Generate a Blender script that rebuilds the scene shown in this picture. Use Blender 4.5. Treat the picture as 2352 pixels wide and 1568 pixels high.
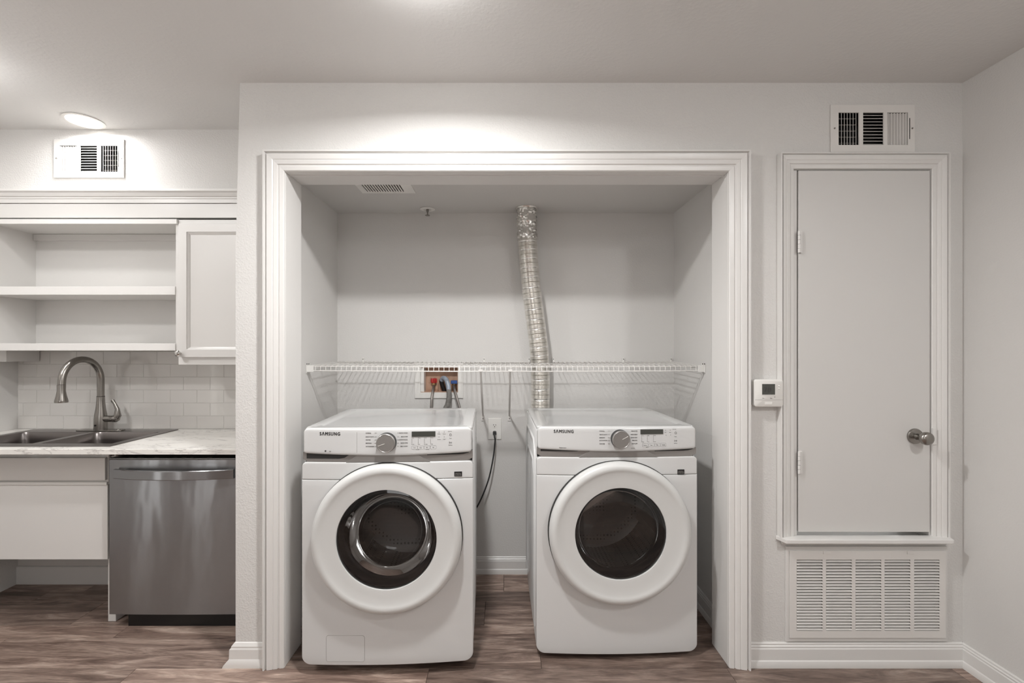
import bpy, bmesh, math, random
from mathutils import Vector, Matrix
random.seed(7)
for _o in list(bpy.data.objects): bpy.data.objects.remove(_o, do_unlink=True)
S = bpy.context.scene
COL = S.collection

# ------------------------------------------------------------------ camera
F = 1060.0; VX, VY = 1160.0, 802.0; H = 1.308      # focal length (px), vanishing point, eye height
cd = bpy.data.cameras.new('camera'); cam = bpy.data.objects.new('camera', cd); COL.objects.link(cam)
cd.sensor_width = 36; cd.lens = F / 2352 * 36
cd.shift_x = (1176 - VX) / 2352; cd.shift_y = (VY - 784) / 2352
cd.clip_start = .02
cam.location = (0, 0, H); cam.rotation_euler = (math.pi / 2, 0, 0)
S.camera = cam
def X(px, Y): return (px - VX) * Y / F
def Z(py, Y): return H - (py - VY) * Y / F

# ------------------------------------------------------------------ world and light
w = bpy.data.worlds.new('world'); S.world = w; w.use_nodes = True
bg = w.node_tree.nodes['Background']; bg.inputs[0].default_value = (1.0, .995, .985, 1); bg.inputs[1].default_value = 5.0
S.view_settings.view_transform = 'Standard'; S.view_settings.look = 'None'
S.view_settings.gamma = 1; S.view_settings.use_curve_mapping = False
S.view_settings.exposure = -0.34
ZC = 2.41                                           # ceiling height
def lamp(name, x, y, z, r, watts, spread=180, col=(.995, .992, .99)):
    l = bpy.data.lights.new(name, 'AREA'); l.shape = 'DISK'; l.size = 2 * r; l.energy = watts; l.color = col; l.spread = math.radians(spread)
    o = bpy.data.objects.new(name, l); COL.objects.link(o); o.location = (x, y, z); return o
def glow(x, y, z, watts, r=.05):
    l = bpy.data.lights.new('ceiling_fill_glow', 'POINT'); l.energy = watts; l.shadow_soft_size = r; l.color = (.995, .992, .99)
    o = bpy.data.objects.new('ceiling_fill_glow', l); COL.objects.link(o); o.location = (x, y, z)
lamp('ceiling_lamp_light', -.24, 1.28, 2.374, .06, 33, 165)
lamp('ceiling_lamp_light', 1.40, .05, 2.362, .09, 20)
lamp('ceiling_lamp_light', -2.03, 2.225, 2.385, .065, 5)
lamp('ceiling_lamp_light', -2.13, 1.70, 2.362, .07, 5)
lamp('ceiling_lamp_light', -2.18, .85, 2.362, .09, 14)
# unseen openings added for daylight, left pair for dishwasher streaks: (axis, at, from, to, z0, z1)
OPEN = [('y', -3.0, -1.3, .0, 1.05, 2.0), ('x', -2.72, .70, .88, .05, 2.08), ('x', -2.72, -.30, -.02, .05, 2.08)]
for ax_, at_, a_, b_, c_, d_ in OPEN:
    l = bpy.data.lights.new('daylight_portal', 'AREA'); l.shape = 'RECTANGLE'; l.size = b_ - a_; l.size_y = d_ - c_
    l.cycles.is_portal = True
    o = bpy.data.objects.new('daylight_portal', l); COL.objects.link(o)
    if ax_ == 'y': o.location = ((a_ + b_) / 2, at_ - .01, (c_ + d_) / 2); o.rotation_euler = (math.pi / 2, 0, 0)
    else: o.location = (at_ - .01, (a_ + b_) / 2, (c_ + d_) / 2); o.rotation_euler = (math.pi / 2, 0, -math.pi / 2)
glow(-.24, 1.28, 2.33, 3); glow(1.40, .05, 2.33, 12); glow(-2.18, .85, 2.33, 12); glow(-2.13, 1.70, 2.33, 3); glow(.1, -1.3, 2.33, 20)  # extra points added to lighten the ceiling; the last has no fixture

# ------------------------------------------------------------------ materials
def lin(c):
    c = c / 255
    return c / 12.92 if c <= .04045 else ((c + .055) / 1.055) ** 2.4
def rgb(r, g, b): return (lin(r), lin(g), lin(b), 1)
def M(name, col, rough=.5, metal=0, coat=0, bump=None, spec=.5, **kw):
    m = bpy.data.materials.new(name); m.use_nodes = True
    nt = m.node_tree; p = nt.nodes['Principled BSDF']
    p.inputs['Base Color'].default_value = rgb(*col); p.inputs['Roughness'].default_value = rough
    p.inputs['Metallic'].default_value = metal; p.inputs['Coat Weight'].default_value = coat
    p.inputs['Specular IOR Level'].default_value = spec
    for k, v in kw.items(): p.inputs[k].default_value = v
    tc = nt.nodes.new('ShaderNodeTexCoord')
    n = nt.nodes.new('ShaderNodeTexNoise'); n.inputs['Scale'].default_value = bump[0] if bump else 300
    n.inputs['Detail'].default_value = 3
    nt.links.new(tc.outputs['Object'], n.inputs['Vector'])
    b = nt.nodes.new('ShaderNodeBump'); b.inputs['Strength'].default_value = bump[1] if bump else .03
    b.inputs['Distance'].default_value = bump[2] if bump else .0004
    nt.links.new(n.outputs['Fac'], b.inputs['Height']); nt.links.new(b.outputs['Normal'], p.inputs['Normal'])
    m['nodes'] = 1
    return m
def nodes(m): return m.node_tree.nodes, m.node_tree.links, m.node_tree.nodes['Principled BSDF']
def wallmat(name, col, sc, st, dist):
    m = M(name, col, .62, spec=.35)
    N, L, p = nodes(m)
    geo = N.new('ShaderNodeNewGeometry')
    a = N.new('ShaderNodeTexNoise'); a.inputs['Scale'].default_value = sc; a.inputs['Detail'].default_value = 2
    L.new(geo.outputs['Position'], a.inputs['Vector'])
    r = N.new('ShaderNodeValToRGB'); r.color_ramp.elements[0].position = .45; r.color_ramp.elements[1].position = .62
    L.new(a.outputs['Fac'], r.inputs['Fac'])
    b = N.new('ShaderNodeBump'); b.inputs['Strength'].default_value = st; b.inputs['Distance'].default_value = dist
    L.new(r.outputs['Color'], b.inputs['Height']); L.new(b.outputs['Normal'], p.inputs['Normal'])
    c = N.new('ShaderNodeTexNoise'); c.inputs['Scale'].default_value = 1.7; c.inputs['Detail'].default_value = 3
    L.new(geo.outputs['Position'], c.inputs['Vector'])
    mx = N.new('ShaderNodeMix'); mx.data_type = 'RGBA'
    mx.inputs[6].default_value = rgb(*col); mx.inputs[7].default_value = rgb(*[v - 6 for v in col])
    L.new(c.outputs['Fac'], mx.inputs[0]); L.new(mx.outputs[2], p.inputs['Base Color'])
    return m
m_wall = wallmat('wall_paint_orange_peel', (216, 214, 211), 150, .4, .0013)
m_wall2 = wallmat('wall_paint_light_texture', (216, 214, 211), 130, .25, .0008)
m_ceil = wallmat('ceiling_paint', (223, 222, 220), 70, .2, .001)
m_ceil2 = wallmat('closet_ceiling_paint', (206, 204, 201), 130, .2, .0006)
m_trim = M('trim_gloss_paint', (220, 218, 215), .32, bump=(60, .12, .0006))
m_cab = M('cabinet_white_paint', (222, 220, 217), .35, bump=(40, .05, .0004))
m_door = M('utility_door_paint', (207, 205, 202), .3, bump=(14, .10, .0015))
m_app = M('appliance_white_enamel', (206, 206, 205), .22, coat=.5)
m_appdoor = M('appliance_white_plastic', (204, 204, 202), .38)
m_dark = M('dark_gap', (38, 37, 35), .7)
m_black = M('black_plastic', (11, 11, 12), .4)
m_disp = M('display_glass', (62, 63, 58), .15, coat=.6)
m_ink = M('dark_grey_print', (62, 60, 58), .6)
m_ink2 = M('pale_grey_print', (140, 137, 133), .6)
m_silver = M('silver_plastic', (150, 147, 144), .3, metal=.55)
m_silverl = M('bright_silver', (205, 203, 200), .22, metal=.7)
m_chrome = M('chrome', (196, 194, 190), .12, metal=1)
m_nickel = M('satin_nickel', (150, 146, 141), .27, metal=1)
m_ventw = M('register_white_enamel', (222, 219, 215), .35)
m_wire = M('white_vinyl_wire', (222, 219, 215), .35)
m_plast = M('white_plastic', (228, 226, 222), .35)
m_shade = M('grey_filter', (96, 94, 91), .9)
m_cord = M('grey_black_rubber', (42, 42, 42), .5)
m_hose = M('grey_drain_hose', (122, 120, 116), .5)
m_braid = M('braided_steel_hose', (150, 144, 140), .35, metal=.8, bump=(900, .8, .0008))
m_red = M('red_valve_handle', (172, 40, 38), .4)
m_blue = M('blue_valve_handle', (44, 78, 140), .4)
m_brass = M('brass_valve', (176, 148, 108), .35, metal=.9)
m_wood = M('raw_wood_box', (186, 152, 130), .8, bump=(30, .3, .002))
m_tile = M('glazed_white_tile', (213, 210, 206), .12, coat=.5, bump=(9, .06, .001))
m_grout = M('pale_grout', (213, 210, 206), .8)
m_clearg = M('grey_translucent_elbow', (150, 160, 172), .3)
m_rubber = M('dark_rubber_gasket', (58, 58, 60), .45)
m_text = M('black_lettering', (40, 38, 38), .5)
m_lamp = M('lamp_diffuser', (255, 250, 244), .5)
N_, L_, p_ = nodes(m_lamp); p_.inputs['Emission Color'].default_value = (1, .97, .93, 1); p_.inputs['Emission Strength'].default_value = 6

# brushed stainless steel
def steel(name, col, rough, sx, sz, amp, aniso=.0, rot=0):
    m = M(name, col, rough, 1); N, L, p = nodes(m)
    tc = N.new('ShaderNodeTexCoord'); mp = N.new('ShaderNodeMapping'); mp.inputs['Scale'].default_value = (sx, sx, sz)
    n = N.new('ShaderNodeTexNoise'); n.inputs['Scale'].default_value = 1; n.inputs['Detail'].default_value = 4
    L.new(tc.outputs['Object'], mp.inputs['Vector']); L.new(mp.outputs['Vector'], n.inputs['Vector'])
    b = N.new('ShaderNodeBump'); b.inputs['Strength'].default_value = .25; b.inputs['Distance'].default_value = amp
    L.new(n.outputs['Fac'], b.inputs['Height']); L.new(b.outputs['Normal'], p.inputs['Normal'])
    p.inputs['Anisotropic'].default_value = aniso; p.inputs['Anisotropic Rotation'].default_value = rot
    tg = N.new('ShaderNodeTangent'); tg.direction_type = 'RADIAL'; tg.axis = 'Z'; L.new(tg.outputs[0], p.inputs['Tangent'])
    return m
m_steel = steel('brushed_stainless', (152, 153, 155), .25, 1.8, .7, .06, .99, .25)
m_sink = steel('satin_stainless_sink', (132, 127, 125), .3, 30, 30, .0002)
m_foil = steel('aluminium_foil', (238, 236, 232), .27, 220, 220, .0009)

# smoked glass
def glassmat(name, tint, gl):
    m = bpy.data.materials.new(name); m.use_nodes = True; nt = m.node_tree; nt.nodes.clear()
    o = nt.nodes.new('ShaderNodeOutputMaterial'); t = nt.nodes.new('ShaderNodeBsdfTransparent'); t.inputs[0].default_value = tint
    g = nt.nodes.new('ShaderNodeBsdfGlossy'); g.inputs['Roughness'].default_value = .02; g.inputs[0].default_value = (.9, .9, .9, 1)
    f = nt.nodes.new('ShaderNodeFresnel'); f.inputs[0].default_value = gl
    x = nt.nodes.new('ShaderNodeMixShader'); nt.links.new(f.outputs[0], x.inputs[0])
    nt.links.new(t.outputs[0], x.inputs[1]); nt.links.new(g.outputs[0], x.inputs[2]); nt.links.new(x.outputs[0], o.inputs[0])
    return m
m_glass = glassmat('smoked_door_glass', (.6, .6, .6, 1), 1.55)
m_bowl = glassmat('inner_glass_bowl', (.82, .82, .82, 1), 1.7)
m_drum = M('perforated_drum_steel', (135, 133, 131), .35, metal=.9)
N, L, p = nodes(m_drum)
tc = N.new('ShaderNodeTexCoord'); vo = N.new('ShaderNodeTexVoronoi'); vo.inputs['Scale'].default_value = 55
vo.inputs['Randomness'].default_value = .1
L.new(tc.outputs['Object'], vo.inputs['Vector'])
cr = N.new('ShaderNodeValToRGB'); cr.color_ramp.elements[0].position = .22; cr.color_ramp.elements[1].position = .3
cr.color_ramp.elements[0].color = (.01, .01, .01, 1); cr.color_ramp.elements[1].color = rgb(135, 133, 131)
L.new(vo.outputs['Distance'], cr.inputs['Fac']); L.new(cr.outputs['Color'], p.inputs['Base Color'])

# marble laminate
m_marble = M('marble_pattern_laminate', (232, 229, 224), .28)
N, L, p = nodes(m_marble)
geo = N.new('ShaderNodeNewGeometry'); mp = N.new('ShaderNodeMapping'); mp.inputs['Scale'].default_value = (2.2, 5, 9)
mp.inputs['Rotation'].default_value = (0, 0, .35)
L.new(geo.outputs['Position'], mp.inputs['Vector'])
n = N.new('ShaderNodeTexNoise'); n.inputs['Scale'].default_value = 1.6; n.inputs['Detail'].default_value = 9; n.inputs['Roughness'].default_value = .62
n.inputs['Distortion'].default_value = .8
L.new(mp.outputs['Vector'], n.inputs['Vector'])
cr = N.new('ShaderNodeValToRGB'); e = cr.color_ramp.elements
e[0].position = .478; e[0].color = rgb(232, 229, 224); e[1].position = .522; e[1].color = rgb(232, 229, 224)
x = e.new(.5); x.color = rgb(186, 182, 178)
L.new(n.outputs['Fac'], cr.inputs['Fac']); L.new(cr.outputs['Color'], p.inputs['Base Color'])

# wood look planks
def plankmat():
    m = M('wood_look_vinyl', (140, 118, 104), .42); N, L, p = nodes(m)
    geo = N.new('ShaderNodeNewGeometry'); oi = N.new('ShaderNodeObjectInfo')
    off = N.new('ShaderNodeVectorMath'); off.operation = 'MULTIPLY_ADD'
    cx = N.new('ShaderNodeCombineXYZ')
    L.new(oi.outputs['Random'], cx.inputs[0]); L.new(oi.outputs['Random'], cx.inputs[1]); L.new(oi.outputs['Random'], cx.inputs[2])
    off.inputs[1].default_value = (37, 91, 13); L.new(cx.outputs[0], off.inputs[0]); L.new(geo.outputs['Position'], off.inputs[2])
    mp = N.new('ShaderNodeMapping'); mp.inputs['Scale'].default_value = (2.4, 19, 1)
    L.new(off.outputs[0], mp.inputs['Vector'])
    n = N.new('ShaderNodeTexNoise'); n.inputs['Scale'].default_value = 1.0; n.inputs['Detail'].default_value = 8
    n.inputs['Roughness'].default_value = .65; n.inputs['Distortion'].default_value = 1.1
    L.new(mp.outputs['Vector'], n.inputs['Vector'])
    cr = N.new('ShaderNodeValToRGB'); e = cr.color_ramp.elements
    e[0].position = .30; e[0].color = rgb(72, 52, 43); e[1].position = .72; e[1].color = rgb(178, 157, 142)
    a = e.new(.45); a.color = rgb(112, 90, 78); a = e.new(.57); a.color = rgb(142, 119, 105)
    L.new(n.outputs['Fac'], cr.inputs['Fac'])
    mp2 = N.new('ShaderNodeMapping'); mp2.inputs['Scale'].default_value = (22, 420, 1); L.new(off.outputs[0], mp2.inputs['Vector'])
    n2 = N.new('ShaderNodeTexNoise'); n2.inputs['Scale'].default_value = 1; n2.inputs['Detail'].default_value = 4
    L.new(mp2.outputs['Vector'], n2.inputs['Vector'])
    mx = N.new('ShaderNodeMix'); mx.data_type = 'RGBA'; mx.blend_type = 'OVERLAY'; mx.inputs[0].default_value = .75
    L.new(cr.outputs['Color'], mx.inputs[6]); L.new(n2.outputs['Fac'], mx.inputs[7])
    hs = N.new('ShaderNodeHueSaturation'); hs.inputs['Saturation'].default_value = .84
    mr = N.new('ShaderNodeMapRange'); mr.inputs[3].default_value = .8; mr.inputs[4].default_value = 1.5
    L.new(oi.outputs['Random'], mr.inputs[0]); L.new(mr.outputs[0], hs.inputs['Value'])
    L.new(mx.outputs[2], hs.inputs['Color']); L.new(hs.outputs['Color'], p.inputs['Base Color'])
    b = N.new('ShaderNodeBump'); b.inputs['Strength'].default_value = .35; b.inputs['Distance'].default_value = .0008
    L.new(n2.outputs['Fac'], b.inputs['Height']); L.new(b.outputs['Normal'], p.inputs['Normal'])
    return m
m_plank = plankmat()

# ------------------------------------------------------------------ mesh helpers
class MB:
    def __init__(s): s.bm = bmesh.new()
    def box(s, x0, x1, y0, y1, z0, z1):
        v = [s.bm.verts.new(c) for c in ((x0, y0, z0), (x1, y0, z0), (x1, y1, z0), (x0, y1, z0), (x0, y0, z1), (x1, y0, z1), (x1, y1, z1), (x0, y1, z1))]
        for f in ((0, 3, 2, 1), (4, 5, 6, 7), (0, 1, 5, 4), (1, 2, 6, 5), (2, 3, 7, 6), (3, 0, 4, 7)): s.bm.faces.new([v[i] for i in f])
        return s
    def rings(s, rings, closed=True, cap0=True, cap1=True):
        R = [[s.bm.verts.new(c) for c in r] for r in rings]; n = len(R[0])
        for a, b in zip(R, R[1:]):
            for i in range(n if closed else n - 1):
                j = (i + 1) % n
                s.bm.faces.new((a[i], a[j], b[j], b[i]))
        if closed and cap0 and n > 2: s.bm.faces.new(R[0][::-1])
        if closed and cap1 and n > 2: s.bm.faces.new(R[-1])
        return s
    def lathe(s, prof, o, axis='y', n=48, cap0=True, cap1=True):
        # prof = [(radius, distance along axis)]
        R = []
        for r, h in prof:
            ring = []
            for k in range(n):
                a = 2 * math.pi * k / n; c, d = max(r, 1e-5) * math.cos(a), max(r, 1e-5) * math.sin(a)
                q = {'y': (c, h, d), 'z': (c, d, h), 'x': (h, c, d)}[axis]
                ring.append((o[0] + q[0], o[1] + q[1], o[2] + q[2]))
            R.append(ring)
        return s.rings(R, True, cap0, cap1)
    def tube(s, pts, r, n=10, cap=True):
        P = [Vector(p) for p in pts]; R = []; up = None
        for i, q in enumerate(P):
            t = (P[min(i + 1, len(P) - 1)] - P[max(i - 1, 0)]).normalized()
            if up is None:
                up = Vector((0, 0, 1)) if abs(t.z) < .9 else Vector((1, 0, 0))
            u = (up - t * up.dot(t)).normalized(); v = t.cross(u); up = u
            rr = r[i] if isinstance(r, (list, tuple)) else r
            R.append([q + (u * math.cos(2 * math.pi * k / n) + v * math.sin(2 * math.pi * k / n)) * rr for k in range(n)])
        return s.rings(R, True, cap, cap)
    def prism(s, out, y0, y1):           # outline in x,z extruded along y
        return s.rings([[(a, y0, b) for a, b in out], [(a, y1, b) for a, b in out]])
    def slab(s, xs, zs, holes, y0, y1, fx=None, plane='xz'):
        # rectangle with rectangular holes, both faces and every rim
        xs = sorted(set(xs + [h[0] for h in holes] + [h[1] for h in holes]))
        zs = sorted(set(zs + [h[2] for h in holes] + [h[3] for h in holes]))
        def solid(i, j):
            if i < 0 or j < 0 or i >= len(xs) - 1 or j >= len(zs) - 1: return False
            cx, cz = (xs[i] + xs[i + 1]) / 2, (zs[j] + zs[j + 1]) / 2
            return not any(h[0] < cx < h[1] and h[2] < cz < h[3] for h in holes)
        V = {}
        def v(i, j, k):
            if (i, j, k) not in V:
                x, z, y = xs[i], zs[j], (y0, y1)[k]
                if fx: x = fx(x, z)
                V[(i, j, k)] = s.bm.verts.new((x, y, z) if plane == 'xz' else (x, z, y))
            return V[(i, j, k)]
        for i in range(len(xs) - 1):
            for j in range(len(zs) - 1):
                if not solid(i, j): continue
                s.bm.faces.new((v(i, j, 0), v(i + 1, j, 0), v(i + 1, j + 1, 0), v(i, j + 1, 0)))
                s.bm.faces.new((v(i, j, 1), v(i, j + 1, 1), v(i + 1, j + 1, 1), v(i + 1, j, 1)))
                if not solid(i - 1, j): s.bm.faces.new((v(i, j, 0), v(i, j + 1, 0), v(i, j + 1, 1), v(i, j, 1)))
                if not solid(i + 1, j): s.bm.faces.new((v(i + 1, j, 0), v(i + 1, j, 1), v(i + 1, j + 1, 1), v(i + 1, j + 1, 0)))
                if not solid(i, j - 1): s.bm.faces.new((v(i, j, 0), v(i, j, 1), v(i + 1, j, 1), v(i + 1, j, 0)))
                if not solid(i, j + 1): s.bm.faces.new((v(i, j + 1, 0), v(i + 1, j + 1, 0), v(i + 1, j + 1, 1), v(i, j + 1, 1)))
        return s
    def build(s, name, mat, parent=None, smooth=35, bevel=0, seg=2):
        bmesh.ops.recalc_face_normals(s.bm, faces=s.bm.faces)
        me = bpy.data.meshes.new(name); s.bm.to_mesh(me); s.bm.free()
        me.materials.append(mat)
        if smooth:
            me.shade_smooth(); me.set_sharp_from_angle(angle=math.radians(smooth))
        o = bpy.data.objects.new(name, me); COL.objects.link(o)
        if parent:
            o.parent = parent
            if parent.type == 'EMPTY': o.location = -parent.location
        if bevel:
            b = o.modifiers.new('bevel', 'BEVEL'); b.width = bevel; b.segments = seg; b.limit_method = 'ANGLE'; b.harden_normals = True
        return o
def box(name, mat, x0, x1, y0, y1, z0, z1, parent=None, bevel=0):
    return MB().box(x0, x1, y0, y1, z0, z1).build(name, mat, parent, bevel=bevel)
def empty(name, loc=(0, 0, 0), rz=0):
    o = bpy.data.objects.new(name, None); COL.objects.link(o); o.location = loc; o.rotation_euler.z = rz; o.empty_display_size = .05
    return o
def tag(o, label, cat, group=None):
    o['label'] = label; o['category'] = cat
    if group: o['group'] = group
    return o
def struct(o, label=None):
    o['kind'] = 'structure'
    if label: o['label'] = label
    return o
def rrect(x0, x1, z0, z1, r, n=5):
    out = []
    for cx, cz, a0 in ((x1 - r, z0 + r, -90), (x1 - r, z1 - r, 0), (x0 + r, z1 - r, 90), (x0 + r, z0 + r, 180)):
        for k in range(n + 1):
            a = math.radians(a0 + 90 * k / n); out.append((cx + r * math.cos(a), cz + r * math.sin(a)))
    return out
def spline(pts, n=8):                    # Catmull-Rom
    P = [Vector(p) for p in pts]; P = [2 * P[0] - P[1]] + P + [2 * P[-1] - P[-2]]; out = []
    for i in range(1, len(P) - 2):
        for k in range(n):
            t = k / n; a, b, c, d = P[i - 1:i + 3]
            out.append(.5 * ((2 * b) + (c - a) * t + (2 * a - 5 * b + 4 * c - d) * t * t + (3 * b - a - 3 * c + d) * t ** 3))
    out.append(P[-2]); return out
def boolcut(o, cutter):
    md = o.modifiers.new('cut', 'BOOLEAN'); md.object = cutter; md.solver = 'EXACT'; md.operation = 'DIFFERENCE'
    bpy.context.view_layer.update()
    dg = bpy.context.evaluated_depsgraph_get(); me = bpy.data.meshes.new_from_object(o.evaluated_get(dg))
    o.modifiers.clear(); o.data = me
    me.shade_smooth(); me.set_sharp_from_angle(angle=math.radians(35))
    bpy.data.objects.remove(cutter, do_unlink=True)
_font_cache = {}
def textmesh(strings, name, mat, parent, y, ext=.0004):
    """strings = [(text, x, z, height, align, embolden)] lying in the x,z plane at y, facing -y; one mesh"""
    bm = bmesh.new()
    for t, x, z, h, al, off in strings:
        cu = bpy.data.curves.new('t', 'FONT'); cu.body = t; cu.size = h / .73; cu.align_x = al; cu.extrude = ext
        cu.resolution_u = 3
        if name == 'brand_lettering': cu.space_character = 1.22
        o = bpy.data.objects.new('t', cu); COL.objects.link(o); o.rotation_euler = (math.pi / 2, 0, 0); o.location = (x, y(x) if callable(y) else y, z)
        bpy.context.view_layer.update()
        me = bpy.data.meshes.new_from_object(o.evaluated_get(bpy.context.evaluated_depsgraph_get()))
        me.transform(o.matrix_world)
        if callable(y):
            for v in me.vertices: v.co.y += y(v.co.x) - y(x)
        bm.from_mesh(me)
        for sh_ in ((-1, 0), (1, 0), (0, 1)) if off else ():
            m2 = me.copy(); m2.transform(Matrix.Translation((sh_[0] * off, -.00002 * (2 + sh_[0]), sh_[1] * off * .7))); bm.from_mesh(m2); bpy.data.meshes.remove(m2)
        bpy.data.objects.remove(o, do_unlink=True); bpy.data.meshes.remove(me)
    me = bpy.data.meshes.new(name); bm.to_mesh(me); bm.free(); me.materials.append(mat)
    o = bpy.data.objects.new(name, me); COL.objects.link(o); o.parent = parent
    if parent and parent.type == 'EMPTY' : o.location = -parent.location
    return o
def dup(o, parent=None, loc=None):
    c = o.copy(); COL.objects.link(c); c.parent = parent
    if loc is not None: c.location = loc
    return c

# ------------------------------------------------------------------ measured planes
YF = 1.91                                # front wall
YJ = 2.05                                # its back
YB = 2.70                                # closet back wall
XR = X(2211, YF)                         # right wall
XL = -1.115                              # end of the pier
XKL = -2.72                              # kitchen left wall
YK = 2.58                                # kitchen back wall
OX0, OX1, OZ = -.906, .920, 2.039        # laundry opening
CX0, CX1, CZ = -.981, .988, 2.105        # closet interior
YS = 2.314                               # soffit face
YR = -3.0                                # where the built room ends behind the camera

# ------------------------------------------------------------------ floor of single planks
floor = struct(box('floor', m_dark, XKL - .1, XR + .1, YR, 2.8, -.05, -.006))
rows_ = [2.75, 2.494, 2.396, 2.187, 2.094, 1.893, 1.795, 1.592, 1.494, 1.291, 1.193, .99, .892, .6935]
joint = {2.494: -2.459, 2.396: -2.07, 1.893: -.311, 2.187: .62, 2.094: 1.35}      # end joints seen in the photograph
for y1, y0 in zip(rows_, rows_[1:]):
    js = [joint.get(y1, random.uniform(-2.6, -1.6))]
    while js[-1] < XR: js.append(js[-1] + random.choice((.92, 1.05, 1.2, 1.22)))
    while js[0] > XKL: js.insert(0, js[0] - 1.2)
    for a, b in zip(js, js[1:]):
        a, b = max(a, XKL - .05), min(b, XR + .05)
        if b - a > .03:
            MB().box(a + .0006, b - .0006, y0 + .0005, y1 - .0005, -.006, 0).build('plank', m_plank, floor, bevel=.0008)
MB().box(XKL - .05, XR + .05, YR, .6935, -.006, 0).build('far_floor_covering', m_plank, floor)

# ------------------------------------------------------------------ walls and ceilings
reg_r = (X(1922, YF), X(2085, YF), Z(337, YF), Z(258, YF))
gr_x0, gr_x1, gr_z0, gr_z1 = X(1815, YF), X(2171, YF), Z(1467, YF), Z(1265, YF)
DX0, DX1, DZ0, DZ1 = 1.188, 1.756, .540, 2.050
def lean(x, z):
    if x < XL + .01: return XL + (max(0, z - 1.72) / .69) * .018
    return x
wf = MB().slab([XL, XR + .1], [0, 1.72, ZC + .02],
               [(OX0 - .02, OX1 + .02, 0, OZ + .02), (DX0 - .015, DX1 + .015, DZ0 - .02, DZ1 + .015),
                reg_r, (gr_x0 + .02, gr_x1 - .02, gr_z0 + .02, gr_z1 - .02)], YF, YJ, lean)
wf = struct(wf.build('wall_front', m_wall))
struct(box('wall_right', m_wall2, XR, XR + .12, YR, YF, 0, ZC + .02))
wl_ = MB().slab([YR - .1, YK + .1], [0, ZC + .02], [(a, b, c, d) for ax_, at_, a, b, c, d in OPEN[1:]], XKL - .12, XKL).build('wall_left', m_wall2)
for v in wl_.data.vertices: v.co = (v.co.y, v.co.x, v.co.z)
wl_.data.flip_normals(); struct(wl_)
struct(MB().slab([XKL - .12, XR + .12], [0, ZC + .02], [OPEN[0][2:]], YR - .12, YR).build('wall_rear', m_wall2))
for n_, (ax_, at_, a, b, c, d) in enumerate(OPEN):  # frames for the added daylight openings
    wf_ = struct(MB().slab([a, b], [c, d], [(a + .03, b - .03, c + .03, d - .03)], at_ - .08, at_ - .04).build('added_window_%d' % (n_ + 1), m_trim))
    if ax_ == 'x':
        for v in wf_.data.vertices: v.co = (v.co.y, v.co.x, v.co.z)
        wf_.data.flip_normals()
wk = struct(box('wall_kitchen_back', m_grout, XKL, XL, YK - .003, YK + .1, 0, ZC + .02))
struct(box('wall_closet_back', m_wall2, XL, XR + .1, YB, YB + .08, 0, ZC + .02))
struct(box('wall_closet_left', m_wall2, XL, CX0, YJ, YB, 0, ZC))
struct(box('wall_closet_right', m_wall2, CX1, 1.08, YJ, YB, 0, ZC))
struct(box('wall_utility_back', m_dark, 1.08, XR + .1, 2.35, 2.4, 0, ZC))  # dark colour stands in for the unlit utility closet
struct(box('ceiling', m_ceil, XKL - .1, XR + .12, YR, 2.8, ZC, ZC + .08))
ex = (-.700, -.495, 2.12, 2.335)         # exhaust grille hole
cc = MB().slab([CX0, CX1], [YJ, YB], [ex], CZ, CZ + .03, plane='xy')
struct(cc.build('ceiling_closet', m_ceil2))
kr = (X(140, YS), X(272, YS), Z(396, YS), Z(331, YS))
sf = MB().slab([XKL, XL], [2.096, ZC], [kr], YS, YK)
struct(sf.build('wall_soffit', m_wall))

# jamb lining of the laundry opening
jb = struct(empty('trim_1', (0, 1.96, 0)), 'white painted jamb boards lining the laundry opening')
box('jamb_board', m_trim, OX0 - .02, OX0, YF - .004, YJ + .003, 0, OZ + .02, jb, .002)
box('jamb_board', m_trim, OX1, OX1 + .02, YF - .004, YJ + .003, 0, OZ + .02, jb, .002)
box('head_board', m_trim, OX0, OX1, YF - .004, YJ + .003, OZ, OZ + .02, jb, .002)
box('door_track', m_trim, OX0, OX1, YF + .028, YF + .034, OZ - .004, OZ, jb)

def casing(mb, kind, a, b, fixed, prof, yw, sgn=1, m0=1, m1=1):
    """kind 'v': x = fixed - sgn*u, z from a to b ; kind 'h': z = fixed + u, x from a to b"""
    R = []
    for e, m in ((a, -m0), (b, m1)):
        ring = []
        for u, t in prof:
            if kind == 'v': ring.append((fixed - sgn * u, yw - t, e + m * u))
            else: ring.append((e + m * u, yw - t, fixed + u))
        R.append(ring)
    return mb.rings(R)
P1 = [(0, 0), (0, .012), (.003, .016), (.018, .018), (.021, .0155), (.024, .0155), (.027, .021), (.040, .024), (.043, .0225), (.046, .025),
      (.058, .028), (.066, .029), (.068, .022), (.072, .022), (.074, .033), (.080, .033), (.081, .031), (.081, 0)]
t2 = struct(empty('trim_2', (0, YF, 0)), 'wide white moulded casing around the laundry opening')
casing(MB(), 'v', 0, OZ + .001, OX0 - .001, P1, YF, 1, 0, 1).build('casing_leg', m_trim, t2, smooth=25)
casing(MB(), 'v', 0, OZ + .001, OX1 + .001, P1, YF, -1, 0, 1).build('casing_leg', m_trim, t2, smooth=25)
casing(MB(), 'h', OX0 - .001, OX1 + .001, OZ + .001, P1, YF).build('casing_head', m_trim, t2, smooth=25)

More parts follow.
